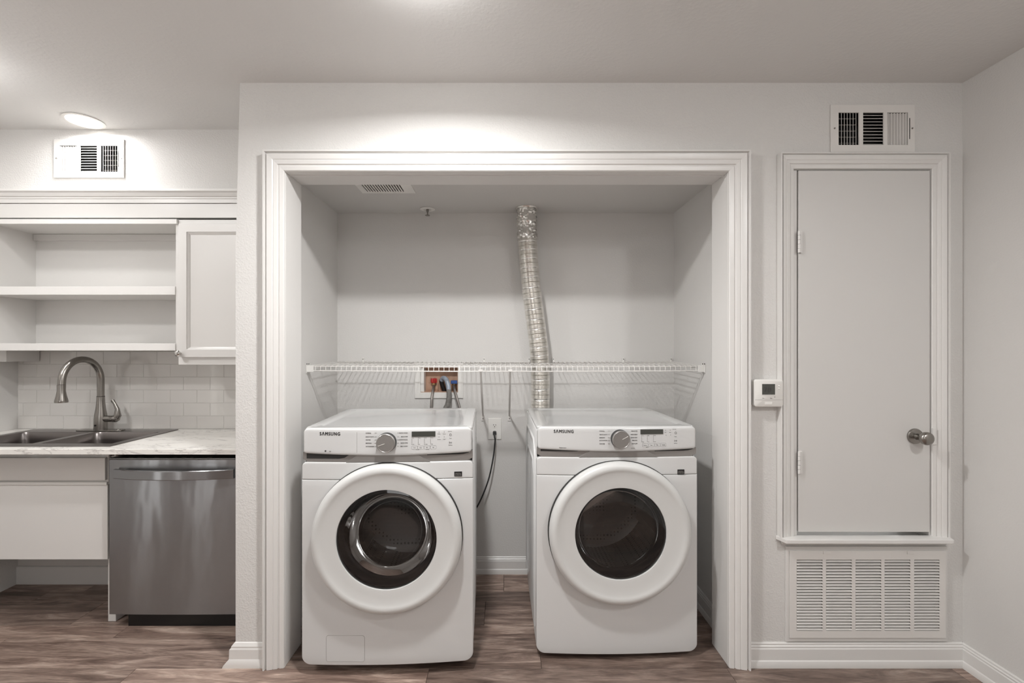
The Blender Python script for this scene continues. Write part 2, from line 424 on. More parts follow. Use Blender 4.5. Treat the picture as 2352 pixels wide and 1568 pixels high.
# utility door with casing, stool
k = .062 / .081
P2 = [(u * k, t * .85) for u, t in P1]
t3 = struct(empty('trim_3', (DX0, YF, DZ0)), 'white moulded casing around the narrow utility door')
casing(MB(), 'v', DZ0, DZ1, DX0, P2, YF, 1, 0, 1).build('casing_leg', m_trim, t3, smooth=25)
casing(MB(), 'v', DZ0, DZ1, DX1, P2, YF, -1, 0, 1).build('casing_leg', m_trim, t3, smooth=25)
casing(MB(), 'h', DX0, DX1, DZ1, P2, YF).build('casing_head', m_trim, t3, smooth=25)
sp = [(1.118, YF), (1.135, YF - .05), (1.812, YF - .05), (1.829, YF)]
MB().rings([[(a, b, DZ0 - .017) for a, b in sp], [(a, b, DZ0) for a, b in sp]]).build('sill_board', m_trim, t3, bevel=.003)
box('sill_apron', m_trim, 1.14, 1.81, YF - .014, YF, DZ0 - .034, DZ0 - .017, t3, .002)
box('jamb_board', m_trim, DX0 - .014, 1.2062, YF - .002, YJ, DZ0, DZ1, t3)
box('jamb_board', m_trim, DX1 - .004, DX1 + .014, YF - .002, YJ, DZ0, DZ1, t3)
box('head_board', m_trim, DX0, DX1, YF - .002, YJ, DZ1 - .002, DZ1 + .014, t3)
d1 = struct(empty('door_1', (1.21, 1.90, .555)), 'flat white utility door with a satin knob')
box('door_slab', m_door, 1.210, 1.7485, 1.900, 1.935, .556, 2.044, d1, .002)
for zc in (Z(556, 1.9), Z(1061, 1.9)):
    hb = MB()
    hb.box(1.205, 1.220, 1.893, 1.8995, zc - .045, zc + .045)
    for q in range(5): hb.lathe([(.0055, q * .018 - .045), (.0055, q * .018 - .0285)], (1.207, 1.8935, zc), 'z', 12)
    hb.build('hinge', m_trim, d1)
kx, kz = X(2100, 1.9), Z(1001, 1.9)
kn = MB().lathe([(.0, -.001), (.031, 0), (.032, -.004), (.030, -.009), (.020, -.012), (.013, -.014), (.0115, -.020), (.0115, -.034), (.014, -.038),
                 (.021, -.042), (.0255, -.049), (.0265, -.057), (.0245, -.064), (.018, -.069), (.008, -.0715), (0, -.072)], (kx, 1.9, kz), 'y', 40).build('door_knob', m_nickel, d1, smooth=50)
box('strike_plate', m_trim, 1.7535, 1.767, YF - .0215, YF - .010, kz - .034, kz + .034, d1, .002)

# baseboards
BP = [(0, 0), (.018, 0), (.0185, .012), (.015, .026), (.012, .030), (.0115, .074), (.009, .078), (.0095, .084), (.006, .088), (.006, .094), (.003, .098), (0, .098)]
def base_x(name, x0, x1, yw, sg=-1, prof=BP, mat=None):
    return struct(MB().rings([[(x0, yw + sg * t, z) for t, z in prof], [(x1, yw + sg * t, z) for t, z in prof]]).build(name, mat or m_trim, smooth=20))
def base_y(name, y0, y1, xw, sg, prof=BP):
    return struct(MB().rings([[(xw + sg * t, y0, z) for t, z in prof], [(xw + sg * t, y1, z) for t, z in prof]]).build(name, m_trim, smooth=20))
base_x('baseboard_front', OX1 + .082, XR, YF)
base_y('baseboard_right', YR, YF, XR, -1)
base_x('baseboard_closet_back', CX0, CX1, YB)
base_y('baseboard_closet_left', YJ, YB, CX0, 1)
base_y('baseboard_closet_right', YJ, YB, CX1, -1)
# pier baseboard wraps round the corner and flares
pw = [(.0, 0), (.046, 0), (.040, .012), (.024, .030), (.021, .034), (.020, .072), (.014, .078), (.013, .084), (.004, .096), (0, .098)]
pf = [(0, 0), (.018, 0), (.0185, .012), (.014, .030), (.012, .034), (.0115, .072), (.009, .078), (.0095, .084), (.004, .096), (0, .098)]
mb = MB()
mb.rings([[(OX0 - .083, YF - b[0], b[1]) for b in pf], [(XL - a[0], YF - b[0], b[1]) for a, b in zip(pw, pf)],
          [(XL - a[0], 2.30, a[1]) for a in pw]])
struct(mb.build('baseboard_pier', m_trim, smooth=20))
kb = [(0, 0), (.012, 0), (.012, .094), (.009, .099), (0, .099)]
base_x('baseboard_kitchen', XKL, -1.905, YK, -1, kb)

# crown and fascia above the kitchen cabinets
CP = [(0, 0), (.0, -.072), (.012, -.072), (.012, -.050), (.016, -.047), (.016, -.040), (.022, -.036), (.030, -.020), (.040, -.012), (.040, 0)]
t4 = struct(empty('trim_4', (XKL, YS, 2.096)), 'white crown moulding and flat board under the kitchen soffit')
mb = MB(); mb.rings([[(x_, YS - t, 2.100 + z * .86) for t, z in CP] for x_ in (XKL, XL - .002)])
mb.build('crown_moulding', m_trim, t4, smooth=20)
box('fascia_board', m_trim, XKL, XL - .002, YS - .006, YS + .014, 1.966, 2.036, t4, .001)

# backsplash tiles
tw, th = .1492, .0722
for r in range(6):
    z0 = .8645 + r * th
    off = (X(55, YK) if r % 2 == 1 else X(86, YK))
    x = off - tw * 6
    while x < XL:
        a, b = max(x, XKL + .001), min(x + tw, XL - .001)
        if b - a > .01:
            MB().box(a + .0006, b - .0006, YK - .0045 - random.random() * .0004, YK, z0 + .0006, min(z0 + th, 1.30) - .0006).build('tile', m_tile, wk, bevel=.0015)
        if a > XKL and False: pass
        x += tw

# ------------------------------------------------------------------ registers and grilles
def register(name, x0, x1, z0, z1, yw, flip, label):
    root = empty(name, ((x0 + x1) / 2, yw, z0)); tag(root, label, 'vent')
    W = x1 - x0; Hh = z1 - z0
    fr = [(.092, .336), (.384, .628), (.674, .918)]
    if flip: fr = [(1 - b, 1 - a) for a, b in fr][::-1]
    za, zb = z0 + .155 * Hh, z1 - .165 * Hh
    holes = [(x0 + a * W, x0 + b * W, za, zb) for a, b in fr]
    MB().slab([x0, x1], [z0, z1], holes, yw - .007, yw - .0005).build('face_plate', m_ventw, root, bevel=.0015)
    # boot behind the plate, open to the front
    bx0, bx1, bz0, bz1 = holes[0][0] - .004, holes[2][1] + .004, za - .003, zb + .003
    mb = MB(); d = .11
    mb.box(bx0, bx1, yw + d, yw + d + .003, bz0, bz1); mb.box(bx0, bx0 + .002, yw + .001, yw + d, bz0, bz1); mb.box(bx1 - .002, bx1, yw + .001, yw + d, bz0, bz1)
    mb.box(bx0, bx1, yw + .001, yw + d, bz0, bz0 + .002); mb.box(bx0, bx1, yw + .001, yw + d, bz1 - .002, bz1)
    mb.build('duct_boot', m_dark, root)
    def vblade(x, ang):
        o = MB().box(-.0007, .0007, -.007, .007, za, zb).build('blade', m_ventw, root)
        o.location = Vector((x, yw + .003, 0)) - root.location; o.rotation_euler.z = ang
    def hblade(xa, xb, z, ang, yy, t=.0007, dd=.007):
        o = MB().box(xa, xb, -dd, dd, -t, t).build('blade', m_ventw, root)
        o.location = Vector((0, yy, z)) - root.location; o.rotation_euler.x = ang
    h1, h2, h3 = holes
    closed, openp = (h1, h3) if flip else (h3, h1)
    n = 7
    for q in range(n):
        w_ = openp[1] - openp[0]; vblade(openp[0] + (q + .5) * w_ / n, math.radians(-38 if not flip else 40))
    for q in range(5):
        hblade(openp[0], openp[1], za + (q + .6) * (zb - za) / 5.2, 0, yw + .016, .0006, .003)
    for q in range(n):
        w_ = closed[1] - closed[0]; vblade(closed[0] + (q + .5) * w_ / n, math.radians(34 if not flip else -34))
    for q in range(10):
        hblade(h2[0], h2[1], za + (q + .5) * (zb - za) / 10, math.radians(30), yw + .004, .0008, .006)
    lx = closed[1] + .016 * W if not flip else openp[1] + .016 * W
    box('lever', m_dark, lx - .0012, lx + .0012, yw - .0082, yw - .006, za + .2 * Hh * .6, zb - .2 * Hh * .6, root)
    for sx in (x0 + .042 * W, x1 - .034 * W):
        MB().lathe([(.0, -.0102), (.0025, -.0098), (.0036, -.0078), (.0036, -.0068)], (sx, yw, (z0 + z1) / 2), 'y', 12).build('screw', m_nickel, root)
    return root
register('air_register', X(1906, YF), X(2098.5, YF), Z(351, YF), Z(242, YF), YF, False, 'white metal air register above the narrow utility door')
register('air_register', X(126, YS), X(287, YS), Z(409, YS), Z(321, YS), YS, True, 'white metal air register on the kitchen soffit by the bright lamp')

# return air grille
g = empty('return_grille', (gr_x0, YF, gr_z0)); tag(g, 'large white louvered return grille low on the wall under the utility door', 'vent')
yg = YF - .012
fx = lambda c: X(1680 + c / 2.0417, YF - .01)
fz = lambda c: Z(800 + c / 2.0417, YF - .01)
cols = [(305, 426), (443, 563), (581, 701), (717, 837), (856, 974)]
zt, zbm = fz(990), fz(1322)
hl = [(fx(a), fx(b), zbm, zt) for a, b in cols]
MB().slab([fx(272), fx(1004)], [fz(1357), fz(948)], hl, yg, yg + .004).build('face_plate', m_ventw, g, bevel=.0012)
MB().slab([fx(258), fx(1016)], [fz(1376), fz(930)], [(fx(274), fx(1002), fz(1355), fz(950))], YF - .007, YF - .0005).build('outer_frame', m_trim, g, bevel=.001)
nl = 24; first = None
for a, b in cols:
    for q in range(nl):
        zc = zbm + (q + .5) * (zt - zbm) / nl
        hw = (fx(b) - fx(a)) / 2
        if first is None:
            first = MB().rings([[(sx * hw, -.005, -.0024), (sx * hw, -.0042, -.0032), (sx * hw, .0055, .0022), (sx * hw, .0047, .0030)] for sx in (-1, 1)]).build('louver', m_ventw, g)
            o = first
        else:
            o = dup(first, g)
        o.location = Vector(((fx(a) + fx(b)) / 2, yg + .003, zc)) - g.location
box('filter_panel', m_shade, gr_x0 + .022, gr_x1 - .022, YF + .02, YF + .045, gr_z0 + .022, gr_z1 - .022, g)
for c in (445, 838):
    box('latch_tab', m_ventw, fx(c - 17), fx(c + 17), yg - .003, yg + .001, fz(962), fz(948), g, .001)

# exhaust grille in the closet ceiling
e = empty('exhaust_grille', (-.6, 2.22, CZ)); tag(e, 'small slotted exhaust grille in the closet ceiling', 'vent')
ns = 15
hx = [(ex[0] + .006 + (ex[1] - ex[0] - .012) * q / ns, ex[0] + .006 + (ex[1] - ex[0] - .012) * (q + .45) / ns, 2.13, 2.325) for q in range(ns)]
MB().slab([-.725, -.455], [2.09, 2.35], hx, CZ - .003, CZ - .0005, plane='xy').build('grille_plate', m_plast, e, bevel=.0)
box('duct_boot', m_black, ex[0], ex[1], ex[2], ex[3], CZ + .022, CZ + .03, e)

# sprinkler
sx_, sy_ = X(982, 2.62), 2.62
s_ = empty('fire_sprinkler', (sx_, sy_, CZ)); tag(s_, 'small white ceiling sprinkler with round plate and stem', 'sprinkler')
MB().lathe([(.0, -.0005), (.042, -.001), (.042, -.003), (.030, -.006), (.022, -.0065), (.018, -.003), (.0, -.003)], (sx_, sy_, CZ), 'z', 32).build('round_plate', m_plast, s_)
MB().lathe([(.008, -.003), (.008, -.016), (.004, -.02), (.0035, -.034), (.013, -.036), (.014, -.038), (0, -.039)], (sx_, sy_, CZ), 'z', 16).build('stem', m_nickel, s_)

# ceiling lamps
def ceiling_lamp(x, y, r, label, drop=.03):
    o = empty('ceiling_lamp', (x, y, ZC)); tag(o, label, 'lamp', )
    MB().lathe([(r + .006, -.0005), (r + .008, -.004), (r + .002, -drop * .45), (r - .004, -drop * .5)], (x, y, ZC), 'z', 48).build('rim', m_plast, o)
    MB().lathe([(r - .004, -drop * .3), (r - .006, -drop * .62), (r * .7, -drop * .72), (0, -drop * .75)], (x, y, ZC), 'z', 48).build('diffuser', m_lamp, o)
ceiling_lamp(-2.03, 2.225, .073, 'small flat lit ceiling lamp touching the kitchen soffit', .010)
ceiling_lamp(-.24, 1.28, .10, 'round lit ceiling lamp in front of the laundry closet', .03)
ceiling_lamp(1.40, .05, .135, 'round lit ceiling lamp near the right wall', .05)
ceiling_lamp(-2.18, .85, .135, 'round lit ceiling lamp in the kitchen aisle', .05)
ceiling_lamp(-2.13, 1.70, .10, 'round lit ceiling lamp in front of the kitchen sink', .05)

# thermostat
th_ = empty('thermostat', (X(1762, YF), YF, Z(903, YF))); tag(th_, 'small white wall thermostat with a grey screen reading 78', 'thermostat')
yt = YF - .032
tx0, tx1, tz0, tz1 = X(1732.5, yt), X(1800, yt), Z(934.5, yt), Z(871, yt)
R = []
for y_, ins in ((YF - .0005, .002), (YF - .024, 0), (YF - .030, .0015), (yt, .005)):
    R.append([(a, y_, b) for a, b in rrect(tx0 + ins, tx1 - ins, tz0 + ins, tz1 - ins, .011 - ins * .5, 6)])
MB().rings(R).build('case', m_plast, th_, smooth=30)
sxa, sxb, sza, szb = X(1750, yt), X(1780, yt), Z(906, yt), Z(881.5, yt)
box('screen', m_disp, sxa, sxb, yt - .0008, yt, sza, szb, th_)
MB().slab([sxa - .002, sxb + .002], [sza - .002, szb + .002], [(sxa, sxb, sza, szb)], yt - .0016, yt).build('screen_bezel', m_plast, th_)
textmesh([('78', (sxa + sxb) / 2 - .003, sza + .009, .023, 'CENTER', .0004)], 'digits', m_ink, th_, yt - .0012, .0002)
box('seam', m_ink2, tx0 + .003, tx1 - .003, yt - .0005, yt + .001, Z(918, yt) - .0004, Z(918, yt) + .0004, th_)
for c, g_ in ((886.5, '+'), (892, '–')):
    MB().lathe([(.0037, .001), (.0037, -.0018), (.003, -.0022), (0, -.0022)], (X(1789.5, yt), yt, Z(c, yt)), 'y', 16).build('button', m_plast, th_)
box('button', m_plast, X(1757, yt), X(1773.5, yt), yt - .0018, yt, Z(929, yt), Z(923, yt), th_, .0006)
textmesh([('<', X(1750.5, yt), Z(915.5, yt), .006, 'LEFT', 0), ('~', X(1753, yt), Z(915.5, yt), .006, 'LEFT', 0), ('fan', X(1769, yt), Z(915.5, yt), .005, 'LEFT', 0), ('+', X(1778, yt), Z(913, yt), .006, 'LEFT', 0),
          ('+', X(1788.2, yt), Z(888, yt), .003, 'LEFT', 0)], 'printed_marks', m_ink, th_, yt - .0006, .0002)

# ------------------------------------------------------------------ kitchen
# open upper cabinet
Yc = YS
oc = empty('open_wall_cabinet', (-2.2, YK - .01, 1.304)); tag(oc, 'white doorless upper cabinet with two open shelves over the sink', 'cabinet')
ux0, ux1 = XKL + .002, X(403, Yc)
ub, ut = 1.304, 1.960
box('side_panel', m_cab, ux0, -2.608, Yc + .002, YK - .008, 1.322, ut, oc, .001)
box('side_panel', m_cab, ux1, ux1 + .014, Yc + .002, YK - .008, ub, ut, oc, .001)
box('back_panel', m_cab, -2.608, ux1, YK - .014, YK - .007, ub, ut, oc)
box('top_panel', m_cab, -2.608, ux1, Yc + .002, YK - .014, 1.945, ut, oc)
box('top_rail', m_cab, ux0, ux1 + .014, Yc - .012, Yc + .002, 1.934, 1.958, oc, .001)
box('nailing_strip', m_cab, -2.607, ux1, YK - .030, YK - .014, 1.909, 1.944, oc, .001)
box('shelf', m_cab, -2.607, ux1, Yc - .004, YK - .014, Z(677, Yc), Z(658, Yc), oc, .0015)
box('shelf', m_cab, ux0, ux1 + .001, Yc - .004, YK - .014, Z(805, Yc), Z(788.5, Yc), oc, .0015)
box('filler_block', m_cab, ux0, X(82, 2.55), 2.40, YK - .008, Z(829, 2.55), 1.302, oc, .001)  # filler box hanging at the left wall
# closed upper cabinet
wc = empty('wall_cabinet', (-1.4, YK - .01, 1.231)); tag(wc, 'white upper cabinet with recessed panel door beside the pier', 'cabinet')
wx0 = ux1 + .015; wx1 = XL - .012
MB().box(wx0, wx1, Yc, YK - .008, 1.231, 1.958).build('carcass', m_cab, wc, bevel=.001)
yd = Yc - .02
dx0, dx1, dz0, dz1 = X(409.5, yd), wx1 - .012, Z(820, yd), Z(513.5, yd)
dr = MB().slab([dx0, dx1], [dz0, dz1], [(dx0 + .041, dx1 - .041, dz0 + .039, dz1 - .041)], yd, Yc - .0005).build('door', m_cab, wc, bevel=.0015)
mb = MB(); a, b, c, d = dx0 + .041, dx1 - .041, dz0 + .039, dz1 - .041
mb.rings([[(a, yd + .004, c), (b, yd + .004, c), (b, yd + .004, d), (a, yd + .004, d)], [(a + .005, yd + .006, c + .005), (b - .005, yd + .006, c + .005), (b - .005, yd + .006, d - .005), (a + .005, yd + .006, d - .005)],
          [(a + .012, yd + .013, c + .012), (b - .012, yd + .013, c + .012), (b - .012, yd + .013, d - .012), (a + .012, yd + .013, d - .012)]], True, False, True)
mb.build('door_panel', m_cab, dr, smooth=20)
MB().lathe([(.006, 0), (.005, -.010), (.009, -.014), (.0145, -.018), (.0150, -.022), (.012, -.026), (.006, -.028), (0, -.0285)], (X(414, yd), yd, Z(811, yd)), 'y', 24).build('knob', m_chrome, dr)

# worktop with sink cut out
SX0, SX1, SY0, SY1 = -2.600, -1.800, 2.102, 2.544
ct = MB().slab([XKL + .001, XL - .002], [2.055, YK - .007], [(SX0 + .012, SX1 - .012, SY0 + .012, SY1 - .012)], .839, .864, plane='xy')
ct = ct.build('worktop', m_marble, bevel=.002); tag(ct, 'white marble patterned worktop running to the pier', 'counter')
sk = empty('sink', ((SX0 + SX1) / 2, (SY0 + SY1) / 2, .864)); tag(sk, 'drop in stainless steel double bowl sink', 'sink')
B1 = (-2.560, -2.212, 2.160, 2.458); B2 = (-2.172, -1.840, 2.160, 2.458)
rm = MB().slab([SX0, SX1], [SY0, SY1], [B1, B2], .8642, .8682, plane='xy').build('rim', m_sink, sk, bevel=.0018)
for b in (B1, B2):
    R = []
    for ins, dz, fi in ((0, .8675, 0), (.003, .860, .003), (.006, .836, .024), (.007, .826, .056), (.008, .74, .062), (.018, .715, .075), (.04, .705, .095)):
        R.append([(x_, y_, dz) for x_, y_ in rrect(b[0] + ins, b[1] - ins, b[2] + fi, b[3] - ins, .03 + ins * .3, 5)])
    o = MB().rings(R, True, False, True)
    o.build('bowl', m_sink, sk, smooth=50)
    MB().lathe([(.04, .706), (.038, .709), (.02, .707), (0, .707)], ((b[0] + b[1]) / 2, (b[2] + b[3]) / 2, 0), 'z', 24).build('drain', m_chrome, sk)

# faucet
fx_, fy_ = -2.192, 2.502
fa = empty('faucet', (fx_, fy_, .868)); tag(fa, 'brushed nickel gooseneck faucet with pull down spray head', 'faucet')
pl = [(a, b) for a, b in rrect(fx_ - .125, fx_ + .125, fy_ - .027, fy_ + .027, .026, 8)]
MB().rings([[(a, b, .8685) for a, b in pl], [(a, b, .8735) for a, b in pl]]).build('base_plate', m_nickel, fa, bevel=.0015)
MB().lathe([(.030, .8735), (.030, .90), (.0295, .93), (.0275, .955), (.0225, .985), (.019, 1.02), (.0178, 1.045), (.0178, 1.052)], (fx_, fy_, 0), 'z', 32).build('body', m_nickel, fa, smooth=50)
MB().lathe([(.0182, 1.0525), (.0182, 1.0545)], (fx_, fy_, 0), 'z', 24).build('collar', m_ink, fa)
r_ = .110; zc = 1.272 - r_ - .0165
pts = [(fx_, fy_, 1.054), (fx_, fy_, 1.10), (fx_, fy_, zc)]
for q in range(1, 20):
    a = math.pi * q / 20 * 1.02; pts.append((fx_, fy_ - r_ + r_ * math.cos(a), zc + r_ * math.sin(a)))
pts.append((fx_, fy_ - 2 * r_ - .001, zc - .012))
MB().tube(pts, .0162, 20).build('spout', m_nickel, fa, smooth=60)
ty = fy_ - 2 * r_ - .002; tz = zc - .0125
MB().lathe([(.0168, tz), (.0170, tz - .004), (.0165, tz - .030), (.0205, tz - .055), (.0255, tz - .076), (.0265, tz - .084), (.0255, tz - .088), (0, tz - .088)], (fx_, ty, 0), 'z', 28).build('spray_head', m_nickel, fa, smooth=50)
hd = MB().lathe([(.017, .012), (.0175, .05), (.017, .066), (.0185, .068), (.019, .082), (.012, .096), (0, .098)], (fx_, fy_, .932), 'x', 24)
hd.build('handle_hub', m_nickel, fa, smooth=50)
MB().tube([(fx_ + .078, fy_, .925), (fx_ + .092, fy_, .950), (fx_ + .090, fy_, .985), (fx_ + .078, fy_ - .003, 1.015), (fx_ + .068, fy_ - .006, 1.034)],
          [.016, .017, .0105, .0075, .0085], 14).build('lever', m_nickel, fa, smooth=60)
MB().lathe([(.0045, -.031), (.0045, -.0325), (0, -.033)], (fx_ - .003, fy_, .900), 'y', 16).build('sensor', m_black, fa)
MB().lathe([(.0, .8735), (.009, .8737), (.009, .876), (0, .877)], (fx_ + .10, fy_ - .004, 0), 'z', 16).build('plate_cap', m_chrome, fa)

# sink base with knee space
sb = empty('sink_cabinet', (-2.3, 2.3, .3)); tag(sb, 'white sink front with false drawer and open knee space below', 'cabinet')
Yb = 2.185
bx1 = X(247.5, 2.195)
box('false_drawer_front', m_cab, XKL + .002, X(241, Yb), Yb, Yb + .014, Z(1103, Yb), Z(1051, Yb), sb, .002)
box('apron_rail', m_cab, XKL + .002, bx1, Yb + .015, Yb + .026, .664, .815, sb, .001)
box('access_panel', m_cab, XKL + .002, bx1 - .001, Yb + .010, Yb + .018, Z(1284, Yb + .012), .664, sb, .001)
box('lower_rail', m_cab, XKL + .002, bx1 - .001, Yb + .005, Yb + .0165, .6645, .678, sb, .001)
box('end_panel', m_cab, X(248, 2.218), X(266, 2.218), 2.218, YK - .014, 0.001, .838, sb, .0015)

# dishwasher
Yd = 2.160
dw = empty('dishwasher', (-1.56, 2.3, 0)); tag(dw, 'stainless steel dishwasher with bowed bar handle under the worktop', 'dishwasher')
wx0_, wx1_ = -1.852, -1.852 + .606
dz0_, dz1_ = Z(1410, Yd), Z(1053.5, Yd)
box('tub', m_dark, wx0_ + .012, wx1_ - .01, Yd + .035, YK - .02, .10, .80, dw)
mb = MB(); R = []
for q in range(25):
    t = q / 24; x_ = wx0_ + (wx1_ - wx0_) * t; bw = .004 * (1 - (2 * t - 1) ** 2)
    R.append([(x_, Yd - bw, dz0_), (x_, Yd - bw, dz1_ - .004), (x_, Yd - bw + .003, dz1_), (x_, Yd + .03, dz1_), (x_, Yd + .03, dz0_)])
mb.rings(R).build('door', m_steel, dw, smooth=30)
box('top_edge', m_silverl, wx0_, wx1_, Yd + .0005, Yd + .004, dz1_ + .0001, dz1_ + .0015, dw)
cs = box('control_strip', m_black, wx0_ + .003, wx1_ - .003, Yd + .005, Yd + .034, dz1_, dz1_ + .004, dw)
mb = MB()
for q, (a, l) in enumerate(((.08, .02), (.12, .03), (.20, .022), (.29, .018), (.33, .02), (.37, .014), (.45, .02))):
    mb.box(wx0_ + a, wx0_ + a + l, Yd + .012, Yd + .016, dz1_ + .004, dz1_ + .0046)
mb.build('control_marks', m_ink2, cs)['kind'] = 'stuff'
hz = Z(1092, Yd - .05)
R = []
for q in range(31):
    t = q / 30; x_ = wx0_ + .038 + (wx1_ - wx0_ - .05) * t; c_ = 1 - (2 * t - 1) ** 2
    yo = Yd - .022 - .034 * c_; hh = .0215
    R.append([(x_, yo, hz - hh), (x_, yo - .002, hz - hh + .003), (x_, yo - .002, hz + hh - .003), (x_, yo, hz + hh), (x_, yo + .012, hz + hh), (x_, yo + .012, hz - hh)])
MB().rings(R).build('bar_handle', m_steel, dw, smooth=30)
for sx in (wx0_ + .038, wx1_ - .054):
    box('handle_bracket', m_silverl, sx, sx + .04, Yd - .022, Yd + .002, hz - .018, hz + .018, dw, .002)
box('toe_kick', m_black, X(295, 2.183), wx1_, 2.183, 2.21, .001, dz0_ - .004, dw)
box('toe_insulation', m_dark, X(295, 2.183) + .01, wx1_, 2.212, 2.24, .002, dz0_ - .002, dw)

# ------------------------------------------------------------------ washer and dryer (local frame: front plane y=0, x centred)
def pillow(hx0, hx1, z0, z1, yb, bow, r, crb=.0, crt=.0, nx=30, nz=10, HW=.343, bb=0):
    def edge(d): return 0 if d >= r else r - math.sqrt(max(0, r * r - (r - d) ** 2))
    ds = [0, .1, .3, .6, 1]
    xs = [hx0 + r * d for d in ds] + [hx0 + r + (hx1 - hx0 - 2 * r) * k / nx for k in range(1, nx)] + [hx1 - r * d for d in ds[::-1]]
    cm = max(crb, crt)
    if cm:
        xs = [x for x in xs if hx0 + cm < x < hx1 - cm]
        cd_ = [cm * (1 - math.cos(math.radians(a))) for a in range(0, 91, 9)]
        xs = sorted(xs + [hx0 + d for d in cd_] + [hx1 - d for d in cd_])
    def cut(x, cr):
        d = min(x - hx0, hx1 - x)
        return 0 if d >= cr or cr == 0 else cr - math.sqrt(max(0, cr * cr - (cr - d) ** 2))
    mb = MB(); G = []; Bk = []
    for x in xs:
        dip = bb * (1 - (x / HW) ** 2)
        lo, hi = z0 + cut(x, crb) - dip, z1 - cut(x, crt)
        zs = [lo + r * d for d in ds] + [lo + r + (hi - lo - 2 * r) * k / nz for k in range(1, nz)] + [hi - r * d for d in ds[::-1]]
        col = []
        for z in zs:
            e_ = min(r, math.hypot(edge(min(x - hx0, hx1 - x)), edge(min(z - lo, hi - z))))
            col.append((x, -bow * (1 - (x / HW) ** 2) + e_, z))
        G.append([mb.bm.verts.new(c) for c in col]); Bk.append([mb.bm.verts.new((c[0], yb, c[2])) for c in col])
    for A in (G, Bk):
        for i in range(len(A) - 1):
            for j in range(len(A[0]) - 1):
                mb.bm.faces.new((A[i][j], A[i + 1][j], A[i + 1][j + 1], A[i][j + 1]))
    ni, nj = len(G), len(G[0])
    loop = [(i, 0) for i in range(ni)] + [(ni - 1, j) for j in range(1, nj)] + [(i, nj - 1) for i in range(ni - 2, -1, -1)] + [(0, j) for j in range(nj - 2, 0, -1)]
    for a, b in zip(loop, loop[1:] + loop[:1]):
        mb.bm.faces.new((G[a[0]][a[1]], G[b[0]][b[1]], Bk[b[0]][b[1]], Bk[a[0]][a[1]]))
    return mb
BOW = .016
def appliance(kind, loc, rz, label, zbot, ztop, zband0, zband1, zseam, dcx, dcz, dr_, gr_):
    root = empty(kind, (0, 0, 0)); tag(root, label, 'washer' if kind == 'washing_machine' else 'dryer')
    HW = .343; D = .63
    # cabinet shell, open at the front
    mb = MB(); R = []
    t = .012
    for y_, i_ in ((.026, 0), (D, 0)): R.append([(a, y_, b) for a, b in rrect(-HW + .002 + i_, HW - .002 - i_, zbot + .004 + i_, ztop - .012, .012, 4)])
    mb.rings(R, True, False, True)
    cab = mb.build('cabinet', m_app, root, smooth=30)
    sd = cab.modifiers.new('thickness', 'SOLIDIFY'); sd.thickness = .004; sd.offset = -1
    low = pillow(-HW, HW, zbot, zseam - .0005, .026, BOW, .004, .036, 0, 32, 24, bb=0).build('front_panel', m_app, root, smooth=45)
    ccut = MB().lathe([(gr_ + .035, -.2), (gr_ + .035, .2)], (dcx, 0, dcz), 'y', 64).build('cutter', m_app)
    boolcut(low, ccut)
    pillow(-HW + .001, HW - .001, zseam + .0005, zband0, .026, BOW, .004, 0, .018).build('upper_front_panel', m_app, root, smooth=45)
    con = pillow(-HW + .006, HW - .006, zband1 + .002, ztop, .030, BOW + .004, .009, .012, .020, 32, 8, bb=.008).build('console', m_app, root, smooth=45)
    # top panel with a sunk field
    TP = MB()
    TP.rings([[(a, b, z_) for a, b in rrect(-HW + i_ + .004, HW - i_ - .004, .014 + i_, D - i_, .022, 5)] for z_, i_ in ((ztop - .016, 0), (ztop - .006, 0), (ztop - .001, .004), (ztop, .010), (ztop, .045), (ztop - .004, .052))])
    TP.build('top_panel', m_app, root, smooth=30)
    # silver band, with dark strips painting the shade inside its hand pockets
    def cy(x): return -BOW * (1 - (x / HW) ** 2)
    mb = MB(); R = []
    for q in range(33):
        x_ = -HW + .003 + (2 * HW - .006) * q / 32; d_ = min(x_ + HW, HW - x_) - .003
        ed = 0 if d_ > .03 else (.03 - d_)
        lo = zband0 - .001 + (ed ** 2) * 14; hi = zband1 + .006
        R.append([(x_, cy(x_) + .006, lo), (x_, cy(x_) + .006, hi), (x_, .03, hi), (x_, .03, lo)])
    mb.rings(R); band = mb.build('silver_band', m_silverl if False else m_silver, root, smooth=30)
    def strip(xa, xb, za, zb, sl0, sl1, yo, mat, nm):
        R = []
        for q in range(13):
            t_ = q / 12; x_ = xa + (xb - xa) * t_
            R.append([(x_ + sl0 * (1 - t_) + sl1 * t_, cy(x_) + yo, za), (x_, cy(x_) + yo, zb - .008 * (1 - (x_ / HW) ** 2)), (x_, .029, zb - .008 * (1 - (x_ / HW) ** 2)), (x_ + sl0 * (1 - t_) + sl1 * t_, .029, za)])
        return MB().rings(R).build(nm, mat, root, smooth=30)
    strip(-.118, .122, zband0 + .001, zband1 + .003, -.046, .048, .0015, m_silver, 'centre_strip')
    for a, b in ((-.325, -.150), (.158, .325)):
        ph = .019 if (kind == 'washing_machine' and a < 0) else .007
        R = []
        for q in range(9):
            x_ = a + (b - a) * q / 8
            R.append([(x_, cy(x_) + .0052, zband1 - ph * min(1, (b - x_) / .03 + .1)), (x_, cy(x_) + .0052, zband1 + .003), (x_, .02, zband1 + .003), (x_, .02, zband1 - ph * min(1, (b - x_) / .03 + .1))])
        MB().rings(R).build('pocket_shade', m_dark, root, smooth=30)
    # door
    cyd = -BOW
    dring = MB().lathe([(dr_ + .003, .004), (dr_ + .003, cyd + .001), (dr_ - .003, cyd - .004)], (dcx, 0, dcz), 'y', 96, False, False)
